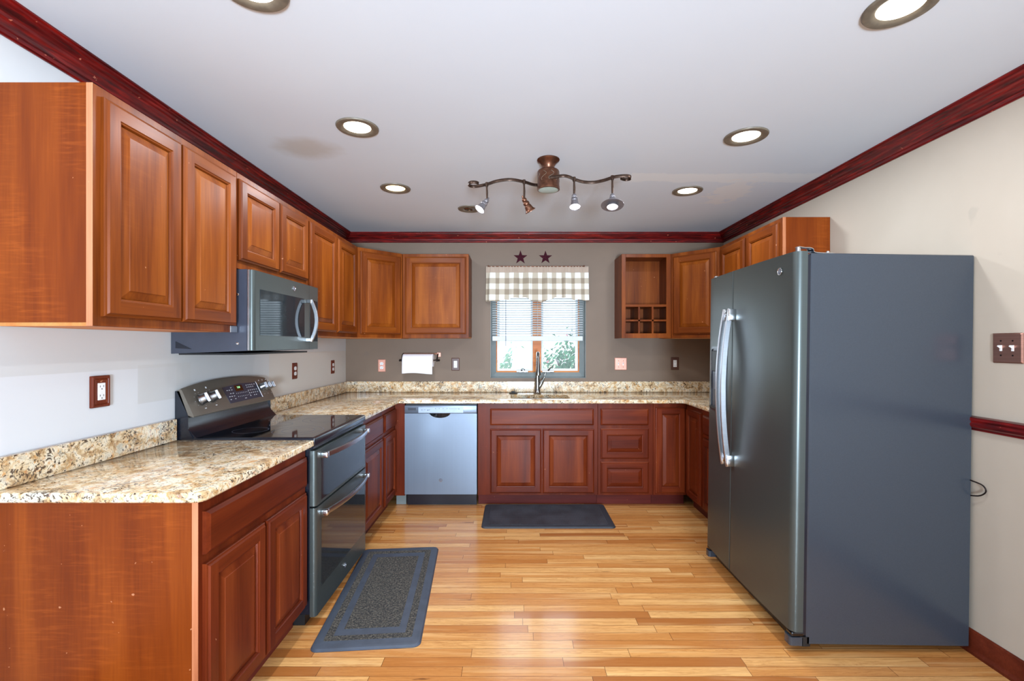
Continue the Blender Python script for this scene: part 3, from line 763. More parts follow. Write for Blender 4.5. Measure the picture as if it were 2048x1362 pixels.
# ------------------------------------------------------------------ worktops
CZ0, CZ1 = .868, .900
def slab(name, poly, label, holes=None, origin=(0, 0)):
    t = thing(name, label, 'worktop', (origin[0], origin[1], CZ0))
    q = [(p[0]-origin[0], p[1]-origin[1]) for p in poly]; e = .005
    def inset(P, d):
        out = []; n = len(P)
        for i in range(n):
            a, b, c = Vector(P[i-1]), Vector(P[i]), Vector(P[(i+1) % n])
            n1 = Vector((-(b-a).y, (b-a).x)).normalized(); n2 = Vector((-(c-b).y, (c-b).x)).normalized()
            m = (n1+n2); m = m/max(m.length_squared/2, .3); out.append((b.x+m.x*d, b.y+m.y*d))
        return out
    qi = inset(q, e)
    bm = B(); H = CZ1-CZ0
    loft(bm, [[(x, y, 0) for x, y in qi], [(x, y, e) for x, y in q], [(x, y, H-e) for x, y in q], [(x, y, H-e*.3) for x, y in inset(q, e*.4)], [(x, y, H) for x, y in qi]], cap1=not holes, cap0=not holes)
    if holes:
        hp = [(x-origin[0], y-origin[1]) for x, y in holes]
        bm.verts.ensure_lookup_table()
        for zz, rev in ((H, False), (0, True)):
            ov = [v for v in bm.verts if abs(v.co.z-zz) < 1e-6]
            oe = [ed for ed in bm.edges if ed.verts[0] in ov and ed.verts[1] in ov]
            hv = [bm.verts.new((x, y, zz)) for x, y in hp]
            he = [bm.edges.new((hv[k], hv[(k+1) % len(hv)])) for k in range(len(hv))]
            bmesh.ops.triangle_fill(bm, use_beauty=True, edges=oe+he, use_dissolve=False)
            if zz: top = hv
            else: bot = hv
        for k in range(len(top)): bm.faces.new((top[k], top[(k+1) % len(top)], bot[(k+1) % len(top)], bot[k]))
    fin('slab', bm, 'granite', t, smooth=30)
    return t
def arc(cx, cy, r, a0, a1, n=6): return [(cx+r*math.cos(math.radians(a0+(a1-a0)*k/n)), cy+r*math.sin(math.radians(a0+(a1-a0)*k/n))) for k in range(n+1)]
CX = -.966
def splash(t, x0, x1, y0, y1, org):
    bm = B(); box(bm, x0-org[0], x1-org[0], y0-org[1], y1-org[1], CZ1-CZ0+.0005, 1.002-CZ0, .002); fin('backsplash', bm, 'granite', t)
org = (XL, 1.436)
t = slab('granite_worktop', [(XL+.002, 1.436)] + arc(CX-.035, 1.471, .035, -90, 0) + [(CX, 2.232), (XL+.002, 2.232)], 'short gold granite worktop slab left of the range, nearest the camera', origin=org)
splash(t, XL+.002, XL+.022, 1.436, 2.226, org)
SX0, SX1, SY0, SY1 = -.035, .478, 3.952, 4.262
org = (XL, YB)
poly = [(XL+.002, 2.998), (CX, 2.998)] + [(CX, 3.845)] + arc(CX+.015, 3.845, .015, 180, 90, 3)[1:] + [(1.395, 3.86), (1.412, 3.84), (1.412, 3.03), (XR-.002, 3.03), (XR-.002, YB-.002), (XL+.002, YB-.002)]
t = slab('granite_worktop', poly, 'long U-shaped gold granite worktop running along the back wall under the window', holes=rrect(SX0, SX1, SY0, SY1, .05), origin=org)
splash(t, XL+.022, XR-.022, YB-.022, YB-.002, org); splash(t, XL+.002, XL+.022, 3.0, YB-.002, org); splash(t, XR-.022, XR-.002, 3.03, YB-.002, org)
# sink
t = thing('kitchen_sink', 'undermount stainless steel sink set into the worktop in front of the window', 'sink', ((SX0+SX1)/2, (SY0+SY1)/2, .70))
a, b = (SX1-SX0)/2, (SY1-SY0)/2
bm = B()
L = [[(x, y, .1675) for x, y in rrect(-a-.02, a+.02, -b-.02, b+.02, .06)], [(x, y, .1675) for x, y in rrect(-a+.001, a-.001, -b+.001, b-.001, .05)],
     [(x, y, .02) for x, y in rrect(-a+.006, a-.006, -b+.006, b-.006, .05)], [(x, y, .0) for x, y in rrect(-a+.03, a-.03, -b+.03, b-.03, .04)]]
loft(bm, L, cap0=False)
fin('basin', bm, 'steel', t, smooth=40)
bm = B(); lathe(bm, [(0, .004), (.03, .004), (.042, .002), (.044, 0)], seg=24); fin('drain', bm, 'chrome', t, smooth=40)
# faucet
t = thing('kitchen_faucet', 'brushed nickel pull-down faucet with side lever, in front of the window', 'faucet', (.217, 4.385, CZ1+.0006))
bm = B(); lathe(bm, [(0, 0), (.033, 0), (.034, .006), (.029, .012), (.026, .05), (.021, .13), (.018, .19), (.0165, .20)], seg=28)
tube(bm, smoothpath([(0, 0, .19), (0, 0, .27), (0, -.018, .335), (0, -.055, .375), (0, -.098, .378), (0, -.125, .345), (0, -.135, .30)], 6), .0135, 14)
fin('spout', bm, 'nickel', t, smooth=45)
bm = B(); tube(bm, [(0, -.134, .31), (0, -.138, .27), (0, -.143, .22), (0, -.146, .185), (0, -.147, .175)], [.0135, .0175, .0205, .0245, .022], 18)
fin('spray_head', bm, 'nickel', t, smooth=45)
bm = B(); tube(bm, smoothpath([(.012, 0, .05), (.032, 0, .085), (.050, 0, .115), (.066, 0, .155), (.078, 0, .195)], 4), [.016, .018, .019, .019, .0185, .018, .017, .015, .013, .011, .010, .009, .0085, .008, .0075, .007, .0065], 14)
fin('lever_handle', bm, 'nickel', t, smooth=45)
t = thing('sink_stopper', 'small black sink stopper lying on the worktop left of the faucet', 'stopper', (-.012, 4.36, CZ1+.0006))
bm = B(); lathe(bm, [(0, 0), (.040, 0), (.042, .004), (.034, .008), (.018, .010), (.014, .016), (0, .018)], seg=24)
box(bm, -.018, .018, -.003, .003, .014, .022, .001); fin('stopper_body', bm, 'black_pl', t, smooth=40)

# ------------------------------------------------------------------ round appliance badge
def badge(parent, loc, r, rot):
    bm = B(); lathe(bm, [(0, .0015), (r*.82, .0015), (r*.86, .003), (r, .003), (r*1.02, 0), (0, 0)], seg=32)
    b = fin('badge', bm, 'chrome', parent, smooth=30); b.location = loc; b.rotation_euler = rot
    bm = B(); lathe(bm, [(0, .0018), (r*.8, .0018), (r*.8, .0015), (0, .0015)], seg=32); fin('badge_field', bm, 'print_dk', b)
    text(b, 'badge_letters', 'GE', r*.85, (0, 0, .0022), (0, 0, 0), 'chrome')
    return b
FRONT = (PI/2, 0, 0)    # lathe axis +z -> facing local -y

# ------------------------------------------------------------------ range
RY0, RW = 2.236, .758
rg = thing('range', 'slate double-oven electric range with black glass cooktop', 'range', (-.985, RY0, 0), (0, 0, PI/2))
# local: x along wall 0..RW, y depth (front y=0 -> body), z
DB = -XL-.985-.004       # depth to the wall
bm = B(); box(bm, 0.002, RW-.002, .004, DB, .055, .865, .002); fin('body', bm, 'black_en', rg)
bm = B(); box(bm, .01, RW-.01, .03, DB-.05, .001, .055); fin('base', bm, 'black_pl', rg)
# cooktop frame with curved corner, and glass
bm = B()
loops = []
for z, e in ((.868, .0), (.872, -.002), (.900, -.002), (.906, .002), (.908, .008)):
    loops.append([(x, y, z) for x, y in rrect(e+.0, RW-e, -.022+e, DB-.03, .006, 3)])
loft(bm, loops); fin('cooktop_frame', bm, 'black_en', rg, smooth=35)
bm = B(); box(bm, .018, RW-.018, -.006, DB-.09, .9075, .9095, .0006); gl = fin('cooktop_glass', bm, 'black_gl', rg)
def ringm(bm, cx, cy, r, w=.0018, z=.9098):
    n = 48
    A = [bm.verts.new((cx+r*math.cos(2*PI*k/n), cy+r*math.sin(2*PI*k/n), z)) for k in range(n)]
    C = [bm.verts.new((cx+(r-w)*math.cos(2*PI*k/n), cy+(r-w)*math.sin(2*PI*k/n), z)) for k in range(n)]
    for k in range(n): bm.faces.new((A[k], A[(k+1) % n], C[(k+1) % n], C[k]))
for (cx, cy, r, r2) in ((.20, .15, .125, .08), (.56, .15, .13, .09), (.20, .40, .085, 0), (.56, .40, .085, 0), (.38, .33, .06, 0)):
    bm = B(); ringm(bm, cx, cy, r)
    if r2: ringm(bm, cx, cy, r2)
    lab(fin('burner_ring', bm, 'print_dk', gl), 'thin grey circle marking a burner')
# back guard: cove
bm = B()
pr = [(DB-.002, .905), (DB-.002, 1.02), (DB-.095+.045, 1.02), (DB-.055, .98), (DB-.062, .95), (DB-.085, .925), (DB-.10, .909), (DB-.10, .905)]
prism(bm, pr, .004, RW-.004, 'x'); fin('back_guard', bm, 'black_en', rg, smooth=35)
bm = B(); prism(bm, [(DB, .87), (DB, 1.135), (DB-.02, 1.135), (DB-.062, 1.02), (DB-.062, .95), (DB-.085, .91), (DB-.085, .87)], 0, .005, 'x')
fin('side_cap', bm, 'black_en', rg)
bm = B(); prism(bm, [(DB, .87), (DB, 1.135), (DB-.02, 1.135), (DB-.062, 1.02), (DB-.062, .95), (DB-.085, .91), (DB-.085, .87)], RW-.005, RW, 'x')
fin('side_cap', bm, 'black_en', rg)
# tilted control panel, arched top
cpn = []
NP = 24
pb, zb = DB-.098, 1.012      # bottom front
pt, zt = DB-.034, 1.150      # top front at ends
dirv = Vector((0, pt-pb, zt-zb)).normalized(); nrm = Vector((0, -dirv.z, dirv.y))
Lp = math.hypot(pt-pb, zt-zb)
def PP(x, s, off=0):    # point on the control panel face, s in metres up the slope
    p = Vector((x, pb, zb))+dirv*s+nrm*off; return p
bm = B(); front = []; back = []
def archL(x): t = (x/RW-.5)*2; return Lp+.030*(1-abs(t)**2.2)
xs = [RW*k/NP for k in range(NP+1)]
lo = []
rowsS = [0, .004, .012]
for x in xs:
    A = archL(x); ex = min(x, RW-x); rnd = -.006 if ex < 1e-6 else 0
    col = []
    for s, off in ((0, -.010), (.0, -.003), (.004, 0), (A-.010, 0), (A-.002, -.003), (A, -.010), (A-.004, -.030), (.02, -.030)):
        col.append(bm.verts.new(PP(x, s, off+(rnd if off > -.009 else 0))))
    lo.append(col)
for a, b in zip(lo, lo[1:]):
    for j in range(8): bm.faces.new((a[j], a[(j+1) % 8], b[(j+1) % 8], b[j]))
bm.faces.new(lo[0][::-1]); bm.faces.new(lo[-1])
cpan = lab(fin('control_panel', bm, 'slate_panel', rg, smooth=30), 'tilted slate control panel with arched top')
tilt = math.atan2(pt-pb, zt-zb)
RP = (PI/2-tilt, 0, 0)
bm = B(); poly = []
x0, x1 = .285, .615
for x, s in ((x0+.012, .028), (x1, .032), (x1-.004, .128), ((x0+x1)/2, .136), (x0, .124)): poly.append(PP(x, s, .0015))
A = [bm.verts.new(p) for p in poly]; C = [bm.verts.new(p-nrm*.003) for p in poly]
bm.faces.new(A); bm.faces.new(C[::-1])
for k in range(5): bm.faces.new((A[k], A[(k+1) % 5], C[(k+1) % 5], C[k]))
tp = lab(fin('touch_panel', bm, 'panel_dk', cpan), 'dark blue touch key panel')
def quad_on(bm, x, s, w, h, off=.0022):
    p = [PP(x-w/2, s-h/2, off), PP(x+w/2, s-h/2, off), PP(x+w/2, s+h/2, off), PP(x-w/2, s+h/2, off)]; face(bm, p)
bm = B(); quad_on(bm, .425, .108, .075, .036); sc_ = fin('display', bm, 'black_gl', tp)
text(tp, 'clock_digits', '2:28', .016, PP(.425, .112, .0028), RP, 'green')
bm = B(); r = random.Random(2)
for s in (.118, .105, .085, .068, .051):
    for x in (.31, .33, .352): 
        if r.random() < .9: quad_on(bm, x+.004, s-.002, .011, .0035)
    for x in (.505, .525, .545, .565, .588):
        if r.random() < .85: quad_on(bm, x, s, .009, .0045)
for x in [.385+.0165*k for k in range(8)]:
    quad_on(bm, x, .078, .003, .006); quad_on(bm, x+.004, .058, .003, .006)
quad_on(bm, .45, .042, .018, .003)
fin('key_marks', bm, 'print', tp)
bm = B(); tube(bm, [PP(.618, .028, .002), PP(.613, .133, .002)], .0022, 6); lab(fin('bright_divider', bm, 'chrome', cpan), 'bright metal divider line')
# knobs + tick marks
for i, (kx, s) in enumerate(((.085, .078), (.172, .083), (.652, .092), (.696, .092), (.738, .090))):
    sc = 1.0 if i < 2 else .78
    bm = B(); lathe(bm, [(0, 0), (.030*sc, 0), (.031*sc, .004), (.027*sc, .010), (.026*sc, .024), (.023*sc, .030), (0, .031)], seg=28)
    box(bm, -.0065*sc, .0065*sc, -.026*sc, .026*sc, .022, .040, .003)
    k = fin('knob', bm, 'steel', rg, smooth=35); k.location = PP(kx, s, .001); k.rotation_euler = (RP[0], 0, .35 if i < 2 else .1)
bm = B()
for kx, s in ((.085, .078), (.172, .083)):
    for q in range(9):
        a = math.radians(-60+q*35); quad_on(bm, kx+.040*math.cos(a), s+.040*math.sin(a), .0025, .0025, .0008)
    quad_on(bm, kx-.01, s+.055, .010, .009, .0008); quad_on(bm, kx+.01, s-.047, .014, .004, .0008)
for kx in (.655, .695, .735): quad_on(bm, kx, .137, .007, .007, .0008); quad_on(bm, kx, .045, .006, .003, .0008)
fin('dial_marks', bm, 'print', cpan)
# vent strip
bm = B(); box(bm, .01, RW-.01, -.012, .01, .852, .868, .001); fin('vent_strip', bm, 'black_en', rg)
# oven doors
def oven_door(z0, z1, gz0, gz1, badge_z=None, name='oven_door', lb=None):
    bm = B()
    P = []
    # plan profile with rounded vertical edges
    prof = [(.002, .003)] + [(.002+.018*(1-math.cos(math.radians(a))), -.012-.016*math.sin(math.radians(a))) for a in (0, 25, 50, 75, 90)] + [(RW-.002-.018*(1-math.cos(math.radians(a))), -.012-.016*math.sin(math.radians(a))) for a in (90, 75, 50, 25, 0)] + [(RW-.002, .003)]
    prism(bm, prof, z0, z1, 'z'); d = lab(fin(name, bm, 'slate_door', rg, smooth=35), lb)
    bm = B(); box(bm, .062, RW-.032, -.0292, -.027, gz0, gz1, .0006); lab(fin('door_glass', bm, 'dark_glass', d), 'dark reflective glass')
    return d
d1 = oven_door(.578, .846, .592, .80, lb='upper shorter oven door')
d2 = oven_door(.045, .568, .165, .50, lb='lower taller oven door')
badge(d2, (RW*.5, -.0285, .118), .014, FRONT)
def bar_handle(parent, z, x0, x1, y0=-.03, bow=.055, name='handle', r=(.012, .024)):
    bm = B(); pts = []
    for k in range(25):
        t = k/24; pts.append((x0+(x1-x0)*t, y0-.022-bow*math.sin(PI*t)**.8*1.0 if False else y0-.020-bow*(1-(2*t-1)**2), z))
    tube(bm, pts, 1, flat=(r[0], r[1]), up=Vector((0, 0, 1)))
    h = fin(name, bm, 'steel', parent, smooth=40)
    for x in (x0+.006, x1-.006):
        bm = B(); box(bm, x-.012, x+.012, y0-.034, y0+.004, z-.014, z+.014, .004, seg=2); fin('handle_mount', bm, 'chrome', h, smooth=40)
bar_handle(d1, .815, .055, RW-.045, bow=.035); bar_handle(d2, .530, .055, RW-.045, bow=.035)

# ------------------------------------------------------------------ microwave
mw = thing('over_range_microwave', 'slate microwave mounted above the range under the short cabinet', 'microwave', (-1.246, 2.212, 1.330), (0, 0, PI/2))
MWW, MD, MH = .734, -XL-1.246-.003, .389
bm = B(); prism(bm, [(.03, 0), (MD, -.014), (MD, MH), (.03, MH)], 0, MWW, 'x'); case = fin('case', bm, 'mw_case', mw)
bm = B(); box(bm, .02, MWW-.02, .06, MD-.02, -.020, -.0105, .002); fin('underside_vent', bm, 'black_pl', mw)
bm = B(); prism(bm, [(MD-.10, .008), (MD-.022, .012), (MD-.022, .045)][::1], -.002, .0005, 'x'); fin('side_emboss', bm, 'black_en', mw)
for (y, z) in ((.075, .035), (.075, .27)):
    bm = B(); lathe(bm, [(0, .004), (.005, .003), (.007, 0)], Matrix.Translation((0, y, z)) @ Matrix.Rotation(-PI/2, 4, 'Y'), 14); fin('screw', bm, 'chrome', mw, smooth=40)
prof = [(0, .028)] + [(.02*(1-math.cos(math.radians(a))), .012-.014*math.sin(math.radians(a))) for a in (0, 25, 50, 75, 90)]
xd = .600
bm = B(); prism(bm, prof + [(xd, -.002), (xd, .028)], .002, MH-.002, 'z')
d = fin('door', bm, 'slate_door', mw, smooth=35)
bm = B(); box(bm, -.001, .012, .018, .0285, .001, MH-.001, .002); lab(fin('edge_trim', bm, 'steel', d), 'bright edge trim')
bm = B(); box(bm, .055, .535, -.0035, -.0015, .075, .300, .0006); lab(fin('door_glass', bm, 'mw_glass', d), 'dark reflective window')
badge(d, (.405, -.0025, .345), .014, FRONT)
bm = B(); prof2 = [(xd+.003, .028), (xd+.003, -.002), (MWW-.012, -.002), (MWW, .010), (MWW, .028)]
prism(bm, prof2, .002, MH-.002, 'z'); cpn_ = fin('control_column', bm, 'slate_door', mw, smooth=35)
bm = B(); box(bm, xd+.012, MWW-.018, -.0035, -.0015, .05, .30, .0006); lab(fin('control_glass', bm, 'mw_glass', cpn_), 'dark control glass')
# bowed vertical handle (pair of bars joined by caps)
bm = B(); pts = [(.562, -.028-.034*(1-(2*k/20-1)**2), .050+.245*k/20) for k in range(21)]
tube(bm, pts, 1, flat=(.020, .010), up=Vector((1, 0, 0))); h = fin('handle', bm, 'steel', d, smooth=40)
bm = B(); box(bm, .550, .574, -.034, 0, .046, .070, .003); fin('handle_mount', bm, 'chrome', h); bm = B(); box(bm, .550, .574, -.034, 0, .275, .299, .003); fin('handle_mount', bm, 'chrome', h)

# ------------------------------------------------------------------ dishwasher
dw = thing('dishwasher', 'light steel dishwasher with pocket handle, between corner filler and sink cabinet', 'dishwasher', (-.917, 3.876, 0))
DWW = .602
bm = B(); box(bm, .002, DWW-.002, .03, .58, .10, .862); fin('tub', bm, 'black_pl', dw)
bm = B(); box(bm, .006, DWW-.006, .06, .09, .002, .10); lab(fin('toe_panel', bm, 'black_en', dw), 'dark toe panel')
# door with pocket
bm = B(); zt = .783
pk = [(.205+.028*0, zt)]
xa, xb = .20, .385
n = 10; pocket = [(xa+(xb-xa)*k/n, zt-.040*min(1, math.sin(PI*k/n)**.55)) for k in range(n+1)]
z0 = .108
pts = [(0, z0), (DWW, z0), (DWW, zt)] + pocket[::-1] + [(0, zt)]
prism(bm, pts, .0, .03, 'y'); d = fin('door', bm, 'dw_steel', dw)
bm = B(); box(bm, xa, xb, .022, .029, zt-.042, zt, 0); lab(fin('handle_pocket', bm, 'black_gl', d), 'dark recessed handle pocket')
bm = B(); tube(bm, [(x, .002, z) for x, z in pocket], .003, 8); lab(fin('pocket_rim', bm, 'inlay', d), 'bright pocket rim')
bm = B(); box(bm, 0, DWW, -.006, .03, zt+.002, .852, .004, seg=2); cs = fin('control_strip', bm, 'dw_steel', dw, smooth=30)
bm = B(); box(bm, .115, .49, -.008, -.005, zt+.006, .838, .001); fin('control_inlay', bm, 'inlay', cs)
bm = B()
for z in (.828, .816): box(bm, .028, .095, -.0075, -.005, z-.003, z+.003)
fin('vent_slot', bm, 'slot', cs)
bm = B(); r = random.Random(5)
for k in range(4): box(bm, .255+.032*k, .262+.032*k, -.0085, -.0078, .824, .829)
for k in range(7): box(bm, .375+.0125*k, .382+.0125*k, -.0085, -.0078, .822+r.uniform(-.003, .003), .827)
for k in range(6): box(bm, .14+.0125*k, .149+.0125*k, -.0085, -.0078, .812+r.uniform(-.006, .006), .815+.002)
fin('button_marks', bm, 'print_dk', cs)
badge(dw, (DWW*.5, -.001, .228), .014, FRONT)

# ------------------------------------------------------------------ refrigerator
fr = thing('refrigerator', 'large slate side-by-side refrigerator standing out from the right wall', 'refrigerator', (1.207, 2.950, .027), (-.0135, 0, -PI/2))
FW = .910
bm = B(); box(bm, .004, FW-.004, .078, .797, .012, 1.738, .004); fin('cabinet', bm, 'slate_case', fr)
bm = B(); box(bm, .008, FW-.008, .062, .078, .05, 1.730); lab(fin('gasket', bm, 'black_en', fr), 'black door gasket')
bm = B()
prism(bm, rrect(.004, FW-.004, .050, .10, .01, 3), .004, .045, 'z'); fin('toe_grille', bm, 'black_pl', fr, smooth=35)
for a, b in ((.004, .05), (FW-.055, FW-.004)):
    bm = B(); prism(bm, rrect(a, b, .006, .075, .012, 4), .006, .042, 'z'); fin('hinge_cover', bm, 'slate_case', fr, smooth=35)
for a, b in ((FW-.048, FW-.006), (.006, .045)):
    bm = B(); box(bm, a, b, .014, .070, .042, .064, .006, seg=2); fin('lower_hinge', bm, 'black_gl', fr)
def fdoor(x0, x1, rl, rr_, label):
    """plan profile: slightly bowed front; rl / rr_ rounding radii at left/right"""
    P = [(x0, .062)]
    def cor(cx, cy, r, a0, a1): return [(cx+r*math.cos(math.radians(a0+(a1-a0)*k/8)), cy+r*math.sin(math.radians(a0+(a1-a0)*k/8))) for k in range(9)]
    xm = FW/2
    bow = lambda x: .010*((x-xm)/xm)**2
    P += cor(x0+rl, bow(x0)+rl, rl, 180, 270)
    for k in range(1, 12): x = x0+rl+(x1-rr_-x0-rl)*k/12; P.append((x, bow(x)))
    P += cor(x1-rr_, bow(x1)+rr_, rr_, 270, 360)
    P.append((x1, .062))
    bm = B()
    L = [[(x, y, z) for x, y in P] for z in (.066, 1.746)]
    loft(bm, L); return lab(fin('door', bm, 'slate_door', fr, smooth=25), label)
fz = fdoor(.002, .336, .024, .003, 'narrow freezer door with dispenser')
ff = fdoor(.340, FW-.002, .006, .030, 'wide fridge door')
badge(ff, (.795, .003, 1.672), .017, FRONT)
# handles
def fhandle(parent, x):
    pts = [(x, -.026-.036*(1-(2*k/28-1)**2), .655+.875*k/28) for k in range(29)]
    bm = B(); tube(bm, pts, 1, flat=(.030, .014), up=Vector((1, 0, 0)))
    h = fin('handle', bm, 'steel', parent, smooth=40)
    for z in (.655, 1.465):
        bm = B(); box(bm, x-.015, x+.015, -.040, .003, z, z+.065, .004, seg=2); fin('handle_mount', bm, 'chrome', h, smooth=40)
fhandle(fz, .308); fhandle(ff, .368)
# dispenser
bm = B()
o = rrect(.072, .268, .930, 1.320, .02); i = rrect(.084, .256, .945, 1.306, .014)
loft(bm, [[(x, .004, z) for x, z in o], [(x, -.006, z) for x, z in o], [(x, -.007, z) for x, z in i], [(x, .0, z) for x, z in i]], cap0=False, cap1=False)
dsp = fin('dispenser_bezel', bm, 'slate_case', fz, smooth=35)
bm = B(); box(bm, .084, .256, -.002, .0, .945, 1.306); lab(fin('dispenser_recess', bm, 'panel_dk', dsp), 'dark blue grey recess')
bm = B(); box(bm, .10, .24, -.012, -.001, 1.17, 1.296, .003); lab(fin('dispenser_controls', bm, 'black_pl', dsp), 'dark control block')
bm = B(); box(bm, .095, .245, -.022, .0, .945, .962, .003); fin('drip_tray', bm, 'black_pl', dsp)
bm = B(); box(bm, .14, .20, -.014, -.001, 1.06, 1.15, .004); fin('dispenser_paddle', bm, 'print_dk', dsp)
# top hinge
bm = B(); pts = smoothpath([(FW-.03, .03, 1.768), (FW-.03, .055, 1.764), (FW-.03, .085, 1.762), (FW-.035, .105, 1.745), (FW-.035, .19, 1.742)], 5)
tube(bm, pts, 1, flat=(.030, .004)); lathe(bm, [(0, .022), (.011, .022), (.011, 0), (0, 0)], Matrix.Translation((FW-.03, .035, 1.745)), 16)
lathe(bm, [(0, .010), (.007, .010), (.007, 0), (0, 0)], Matrix.Translation((FW-.035, .17, 1.742)), 12)
lab(fin('top_hinge', bm, 'chrome', fr, smooth=40), 'bright hinge bracket on top')
bm = B(); pts = [(.035, .03, 1.760), (.035, .10, 1.752), (.035, .19, 1.742)]; tube(bm, pts, 1, flat=(.030, .004)); lathe(bm, [(0, .016), (.011, .016), (.011, 0), (0, 0)], Matrix.Translation((.035, .035, 1.745)), 16)
lab(fin('top_hinge', bm, 'chrome', fr, smooth=40), 'far hinge bracket on top')
# coil of wire behind the fridge
t = thing('wire_loop', 'thin dark brown wire loop poking out behind the refrigerator', 'wire', (2.012, 2.05, .73))
bm = B(); tube(bm, smoothpath([(0, .03, .035), (-.004, -.01, .032), (.004, -.05, .024), (.008, -.062, 0), (.004, -.04, -.025), (-.002, 0, -.036), (0, .03, -.04)], 5), .003, 8); fin('wire', bm, 'towel_metal', t, smooth=60)

# ------------------------------------------------------------------ outlets, switches
def plate(name, label, cat, loc, rot, w, h, mat, kind, framed=False):
    t = thing(name, label, cat, loc, rot, 'wall plates')
    bm = B(); d = .006
    if framed:
        L = [[(x, y, z) for x, z in rrect(-w/2+i, w/2-i, -h/2+i, h/2-i, .002, 1)] for i, y in ((0, 0), (0, -.008), (.004, -.012), (.010, -.012), (.012, -.009), (.016, -.012), (.020, -.010))]
    else: L = [[(x, y, z) for x, z in rrect(-w/2+i, w/2-i, -h/2+i, h/2-i, .003, 2)] for i, y in ((0, 0), (.0, -.002), (.005, -d), (.006, -d))]
    loft(bm, L); y0 = -.010 if framed else -d
    fin('cover_plate', bm, mat, t)
    if kind == 'decora':
        bm = B(); box(bm, -.0165, .0165, y0-.002, y0+.002, -.0335, .0335, .001); r_ = fin('receptacle', bm, 'white_pl', t)
        bm = B()
        for s in (-1, 1):
            z = s*.018
            box(bm, -.0085, -.0065, y0-.0025, y0-.0015, z-.001, z+.006); box(bm, .0065, .0085, y0-.0025, y0-.0015, z-.001, z+.006); box(bm, -.002, .002, y0-.0025, y0-.0015, z-.010, z-.006)
        fin('slots', bm, 'slot', r_)
    elif kind == 'duplex':
        for s in (-1, 1):
            bm = B(); P = [(x, z+s*.0195) for x, z in rrect(-.0165, .0165, -.0135, .0135, .010, 5)]
            prism(bm, P, y0-.002, y0+.002, 'y'); r_ = fin('receptacle', bm, 'white_pl', t)
            bm = B(); z = s*.0195
            box(bm, -.0075, -.0055, y0-.0025, y0-.0015, z-.001, z+.006); box(bm, .0055, .0075, y0-.0025, y0-.0015, z-.001, z+.006); box(bm, -.002, .002, y0-.0025, y0-.0015, z-.009, z-.005)
            fin('slots', bm, 'slot', r_)
        bm = B(); lathe(bm, [(0, .002), (.003, .001), (.003, 0)], Matrix.Translation((0, y0, 0)) @ Matrix.Rotation(PI/2, 4, 'X'), 10); fin('screw', bm, 'chrome', t)
    elif kind == 'toggle2':
        for s in (-1, 1):
            bm = B(); box(bm, s*.023-.005, s*.023+.005, y0-.001, y0+.001, -.012, .012); tg = fin('switch_slot', bm, 'white_pl', t)
            bm = B(); tube(bm, [(s*.023, y0, .002), (s*.023, y0-.012, .009)], [.0045, .0038], 8); fin('toggle', bm, 'white_pl', tg, smooth=40)
            for z in (-.030, .030):
                bm = B(); lathe(bm, [(0, .002), (.003, .0015), (.0035, 0)], Matrix.Translation((s*.023, y0, z)) @ Matrix.Rotation(PI/2, 4, 'X'), 10); fin('screw', bm, 'towel_metal', t)
    return t
RL, RR = (0, 0, PI/2), (0, 0, -PI/2)
plate('wall_outlet', 'stepped wooden-framed outlet above the near granite slab, left of the range', 'outlet', (XL+.001, 1.83, 1.175), RL, .082, .124, 'wood_pl', 'decora', True)
plate('wall_outlet', 'reddish brown outlet on the left wall just beyond the range', 'outlet', (XL+.001, 3.457, 1.163), RL, .075, .12, 'wood_pl', 'duplex')
plate('wall_outlet', 'reddish brown outlet on the left wall nearest the back corner', 'outlet', (XL+.001, 4.18, 1.158), RL, .075, .12, 'wood_pl', 'duplex')
plate('wall_outlet', 'pink copper outlet on the back wall left of the paper towel', 'outlet', (-1.289, YB-.001, 1.155), 0, .074, .122, 'copper_lt', 'duplex')
plate('wall_outlet', 'dark brown outlet between the paper towel and the window', 'outlet', (-.573, YB-.001, 1.168), 0, .078, .122, 'brown_pl', 'decora')
plate('wall_switch', 'pale copper double switch plate right of the window, under the wine rack', 'switch', (1.032, YB-.001, 1.172), 0, .118, .12, 'copper_lt', 'toggle2')
plate('wall_outlet', 'dark brown outlet on the back wall beside the fridge', 'outlet', (1.558, YB-.001, 1.175), 0, .078, .122, 'brown_pl', 'decora')
plate('wall_switch', 'brushed copper double switch plate with white toggles on the right wall', 'switch', (XR-.001, 1.908, 1.345), RR, .118, .124, 'switch_cu', 'toggle2')

# ------------------------------------------------------------------ paper towel
t = thing('paper_towel_holder', 'dark iron wall bar with copper backplate holding the paper towel', 'holder', (-.90, YB, 1.27))
bm = B(); box(bm, -.185, .175, -.008, -.001, -.008, .008, .002); fin('backplate', bm, 'copperbr', t)
bm = B(); box(bm, .148, .186, -.010, -.0005, -.030, .012, .002); lab(fin('end_plate', bm, 'copper_lt', t), 'light copper end plate')
for s, x in ((-1, -.178), (1, .158)):
    bm = B(); tube(bm, smoothpath([(x, -.008, 0), (x+s*.002, -.035, -.012), (x, -.062, -.04), (x, -.07, -.062)], 5), .006, 8); tube(bm, [(x-.006, -.07, -.062), (x+.006, -.07, -.062)], .012, 12); fin('bracket_arm', bm, 'towel_metal', t, smooth=50)
bm = B(); tube(bm, [(-.195, -.07, -.062), (.175, -.07, -.062)], .0045, 10)
for x in (-.196, .176): lathe(bm, [(0, -.011), (.008, -.008), (.011, 0), (.008, .008), (0, .011)], Matrix.Translation((x, -.07, -.062)) @ Matrix.Rotation(PI/2, 4, 'Y'), 14)
fin('roll_bar', bm, 'towel_metal', t, smooth=50)
t = thing('paper_towel_roll', 'white paper towel roll with a loose hanging sheet', 'paper towel', (-.915, YB-.07, 1.208))
